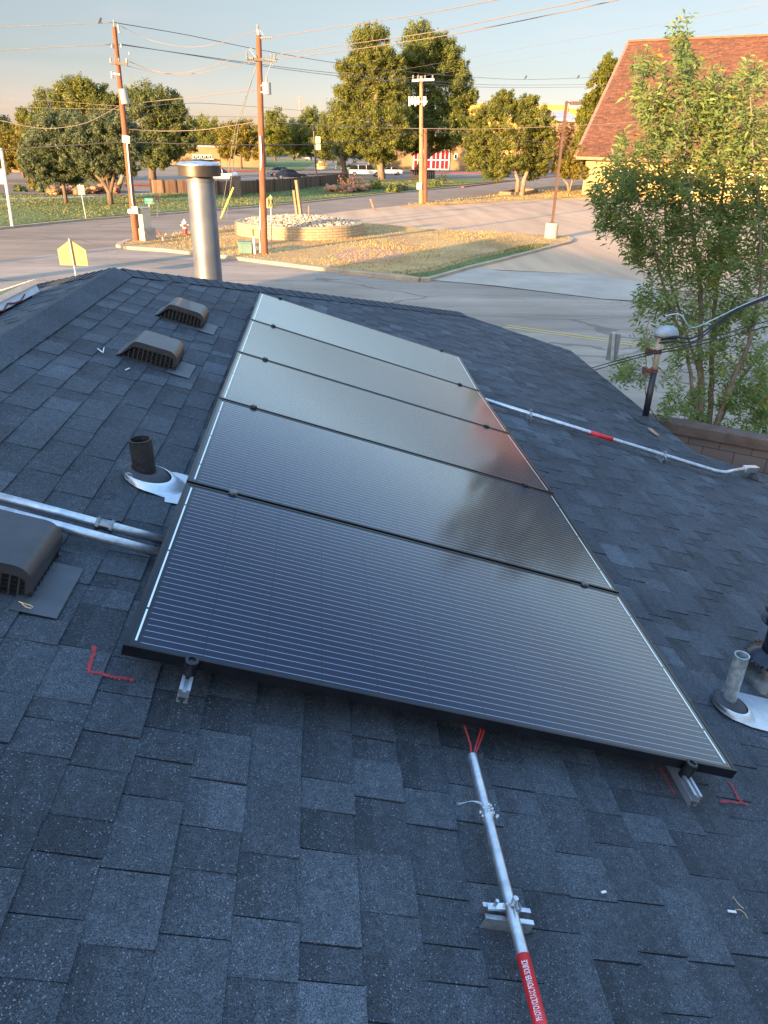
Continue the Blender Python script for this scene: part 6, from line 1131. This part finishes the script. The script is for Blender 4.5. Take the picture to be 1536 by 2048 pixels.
BT = leaf_mat('leafy_green', (0.15, 0.215, 0.06), (0.32, 0.40, 0.12), .52, rough=.45, yellow=(.42, .34, .04)); TW = mat('twig_bark', (0.16, 0.12, 0.085), (0.27, 0.215, 0.15), sc=7, rough=.85, bump=.3)
Yt = 9.75; base = AT(1408, 935, Yt); base[2] = .03; t_ = thing('leafy_tree', base, 'tall slender leafed tree with several pale stems rising beside the block wall at right', 'tree')
stems = [[(1404, 935, .055, 0), (1400, 850, .05, 0), (1402, 760, .045, 0), (1398, 690, .042, .1), (1404, 620, .035, .1), (1396, 540, .03, .1), (1385, 450, .025, 0), (1372, 350, .02, 0), (1366, 250, .014, 0), (1368, 150, .009, 0), (1362, 60, .004, 0)],
         [(1412, 935, .05, .1), (1418, 850, .045, .1), (1424, 760, .04, .2), (1424, 680, .036, .2), (1432, 600, .03, .3), (1440, 500, .024, .3), (1445, 400, .02, .3), (1452, 300, .014, .3), (1462, 180, .006, .3)],
         [(1414, 930, .045, -.1), (1432, 850, .04, -.1), (1462, 770, .036, -.2), (1492, 700, .032, -.2), (1512, 640, .028, -.2), (1522, 560, .022, -.2), (1520, 450, .018, -.2), (1508, 320, .012, -.2), (1500, 190, .005, -.2)],
         [(1400, 850, .03, 0), (1386, 790, .028, -.1), (1374, 700, .024, -.1), (1350, 640, .02, -.1), (1325, 560, .018, -.2), (1300, 470, .014, -.2), (1275, 390, .010, -.2), (1255, 340, .005, -.2)],
         [(1402, 760, .02, 0), (1340, 560, .018, .4), (1330, 420, .014, .5), (1310, 300, .010, .4), (1290, 190, .006, .4), (1268, 120, .003, .4)],
         [(1430, 860, .03, .2), (1480, 760, .028, .3), (1540, 680, .024, .4), (1600, 560, .02, .4), (1620, 400, .012, .4)], [(1395, 900, .012, -.3), (1330, 870, .01, -.4), (1292, 800, .008, -.5), (1290, 700, .006, -.5), (1298, 640, .004, -.5)]]
m = MB(); nodes = []
for s_ in stems:
    P = [AT(x_, y_, Yt+dy) for x_, y_, r_, dy in s_]; Q = []; Rr_ = []
    for i in range(len(P)-1):
        for j in range(4): f = j/4; Q.append(P[i]*(1-f)+P[i+1]*f+np.array([.012*math.sin(i*4+j*2.0), .01*math.cos(i*3+j), 0])); Rr_.append(s_[i][2]*(1-f)+s_[i+1][2]*f)
    Q.append(P[-1]); Rr_.append(s_[-1][2]); m.tube(Q, Rr_, 8)
    for q, rr in zip(Q, Rr_):
        if rr < .036: nodes.append((q, rr))
blobs = [(1362, 85, 22, 40, 10), (1368, 160, 50, 45, 26), (1375, 225, 60, 40, 30), (1282, 135, 26, 36, 12), (1290, 190, 34, 36, 16), (1300, 245, 32, 32, 12), (1445, 175, 40, 36, 16), (1500, 165, 30, 34, 12), (1455, 235, 50, 40, 26), (1520, 235, 40, 46, 20), (1350, 290, 70, 45, 44), (1450, 300, 70, 50, 48), (1530, 310, 45, 60, 30), (1262, 305, 40, 30, 14), (1238, 355, 46, 36, 26), (1215, 400, 34, 34, 20), (1290, 370, 60, 45, 40),
         (1370, 370, 70, 50, 50), (1460, 380, 70, 60, 54), (1540, 400, 50, 60, 34), (1250, 440, 44, 36, 24), (1320, 450, 64, 48, 44), (1405, 460, 72, 55, 54), (1490, 470, 60, 60, 46), (1300, 520, 50, 34, 24), (1270, 500, 32, 24, 10), (1375, 540, 66, 45, 40), (1460, 550, 60, 50, 40), (1530, 540, 40, 60, 30), (1330, 590, 44, 30, 16), (1420, 620, 56, 36, 20), (1500, 630, 50, 40, 20), (1215, 460, 30, 24, 8), (1290, 600, 26, 26, 7),
         (1290, 680, 22, 40, 8), (1345, 700, 30, 40, 12), (1450, 720, 40, 50, 18), (1510, 740, 34, 50, 24), (1480, 800, 40, 36, 20), (1395, 850, 40, 40, 22), (1400, 690, 40, 40, 12), (1350, 640, 50, 30, 16), (1470, 660, 50, 30, 18), (1262, 752, 34, 24, 10), (1340, 770, 26, 30, 4), (1500, 860, 30, 30, 7), (1440, 890, 34, 20, 6), (1520, 805, 30, 34, 16), (1390, 875, 45, 30, 24), (1480, 870, 60, 34, 30), (1370, 800, 40, 40, 14), (1430, 780, 50, 40, 18), (1500, 800, 40, 40, 18), (1330, 830, 24, 30, 8), (1240, 745, 26, 20, 8), (1530, 850, 24, 30, 10), (1600, 350, 60, 150, 50), (1600, 600, 60, 120, 30), (1420, 240, 40, 30, 14)]
rg = np.random.default_rng(21); tips = []
k = Yt/FPX*1.08
for cx, cy, rx, ry, n in blobs:
    n = int(n*(1.15 if cy < 250 and cx < 1330 else 1.35))
    for i in range(n):
        d = rg.normal(size=3); d /= np.linalg.norm(d); d *= rg.uniform(.2, 1)**.45; tips.append(AT(cx+d[0]*rx, cy+d[1]*ry, Yt+d[2]*max(.4, rx*k*1.0)+rg.normal()*.12))
NP_ = np.array([q for q, r_ in nodes]); NR_ = [r_ for q, r_ in nodes]; dist = [min(np.linalg.norm(NP_-t0, axis=1)) for t0 in tips]; order = np.argsort(dist); LV = []; LD = []; LN = []
NPl = list(NP_)
for idx in order:
    t0 = tips[idx]; A_ = np.array(NPl); dd = A_-t0; cost = np.linalg.norm(dd, axis=1)+np.maximum(0, dd[:, 2])*1.6; j = int(np.argmin(cost)); p0 = A_[j]; r0 = min(NR_[j]*.7, .011); L_ = np.linalg.norm(t0-p0)
    mid = (p0+t0)/2+np.array([0, 0, -.08*L_])+rg.normal(size=3)*.02; m.tube([p0, mid, t0], [max(.0028, r0), max(.0024, r0*.7), .0018], 4, cap=False); NPl += [mid, t0]; NR_ += [max(.003, r0*.8), max(.0026, r0*.6)]
    # sprays of leaves round the tip
    g = (t0-p0)/(L_+1e-6); up = g*.5+np.array([0, 0, .55])+rg.normal(size=3)*.25; up /= np.linalg.norm(up); Ls = rg.uniform(.22, .42); nl = rg.integers(13, 22); bright = rg.normal(.42, .16)
    sv = np.cross(up, rg.normal(size=3)); sv /= np.linalg.norm(sv); sv2 = np.cross(up, sv)
    for q in range(nl):
        f = q/nl; pos = t0+up*Ls*(f-.45); a = q*2.4; ld = up*.55+(sv*math.cos(a)+sv2*math.sin(a))*.85+np.array([0, 0, -.12])+rg.normal(size=3)*.15; ld /= np.linalg.norm(ld); LV.append(pos); LD.append(ld); LN.append(bright+rg.normal(0, .12)+(.5 if rg.random() < .035 else 0))
m.build('trunk', TW, t_, smooth=True)
LV, LD = np.array(LV), np.array(LD); n = len(LV); ln = rg.uniform(.065, .125, (n, 1)); wdv = ln*rg.uniform(.11, .16, (n, 1)); sd_ = np.cross(LD, rg.normal(size=(n, 3))); sd_ /= np.linalg.norm(sd_, axis=1, keepdims=True); nn_ = np.cross(sd_, LD)
tipv = LV+LD*ln-np.array([0, 0, 1])*ln*.18; midp = LV+LD*ln*.45; V = np.stack([LV, midp+sd_*wdv+nn_*wdv*.4, tipv, midp-sd_*wdv+nn_*wdv*.4], 1).reshape(-1, 3)
F3 = np.arange(4*n).reshape(n, 4); F3 = np.concatenate([F3[:, [0, 1, 2]], F3[:, [0, 2, 3]]]); mesh_fast('foliage', V, F3, np.concatenate([LN, LN]), BT, t_)
# ================================================================ unseen houses and poles added to cast shade over the near roofs and road
dS = np.array([-TOSUN.x, -TOSUN.y]); dS /= np.linalg.norm(dS); eS = np.array([dS[1], -dS[0]]); TE = math.tan(R(SUN_EL))
def off(q, p): v = q*dS+p*eS; return (v[0], v[1])
for q0, p0, p1, Qr, Qs, lb in ((-24, -20.7, -6.5, 43.5, 35.5, 'tall tan house added unseen behind and left of the camera to cast shade'), (-20, -6.0, 22, 44.5, 44.5, 'long tan two storey house added unseen behind the camera to cast shade')):
    h_ = (Qr-q0)*TE; h2 = (Qs-q0)*TE; c_ = off(q0-5, (p0+p1)/2); ang = math.atan2(dS[1], dS[0]); t_ = thing('shade_house', (*c_, 0), lb, 'house'); Mz = Matrix.Rotation(ang-math.pi/2, 3, 'Z'); he = min(h_, h2)-1.6
    m = MB(); m.box((*c_, he/2), (p1-p0-.8, 9.2, he), Mz); m.build('wall', TAN, t_); m = MB(); w2, d2 = (p1-p0)/2, 5.0
    pts = [Mz @ Vector(p)+Vector((*c_, 0)) for p in ((-w2, -d2, he), (w2, -d2, he), (w2, d2, he), (-w2, d2, he), (-w2, d2-.6, h_), (w2, d2-.6, h2), (w2, -d2+.6, h2), (-w2, -d2+.6, h_))]
    m.add(pts, [(3, 2, 1, 0), (0, 1, 6, 7), (2, 3, 4, 5), (7, 6, 5, 4), (1, 2, 5, 6), (3, 0, 7, 4)]); m.build('roof', CT, t_)
    for f in (-.3, .3): m = MB(); p = Mz @ Vector((f*(p1-p0), 4.62, 2.0)); m.box(p+Vector((*c_, 0)), (1.4, .12, 1.2), Mz); m.build('window', GLS, t_)
for q0, p0, r_, h_, lb in ((-6, -28.2, .5, 7.5, 'thick pole added left of the house for an unseen tree, casting a shade band'), (-10, -32.6, .2, 9, 'slim pole added further left of the house, unseen, casting a thin shade band')):
    c_ = off(q0, p0); m = MB(); m.tube([(*c_, 0), (*c_, h_)], [r_, r_*.8], 10); tag(m.build('shade_pole', WOODP, org=(*c_, 0)), lb, 'pole')  # added only to throw narrow shade strips across the left road
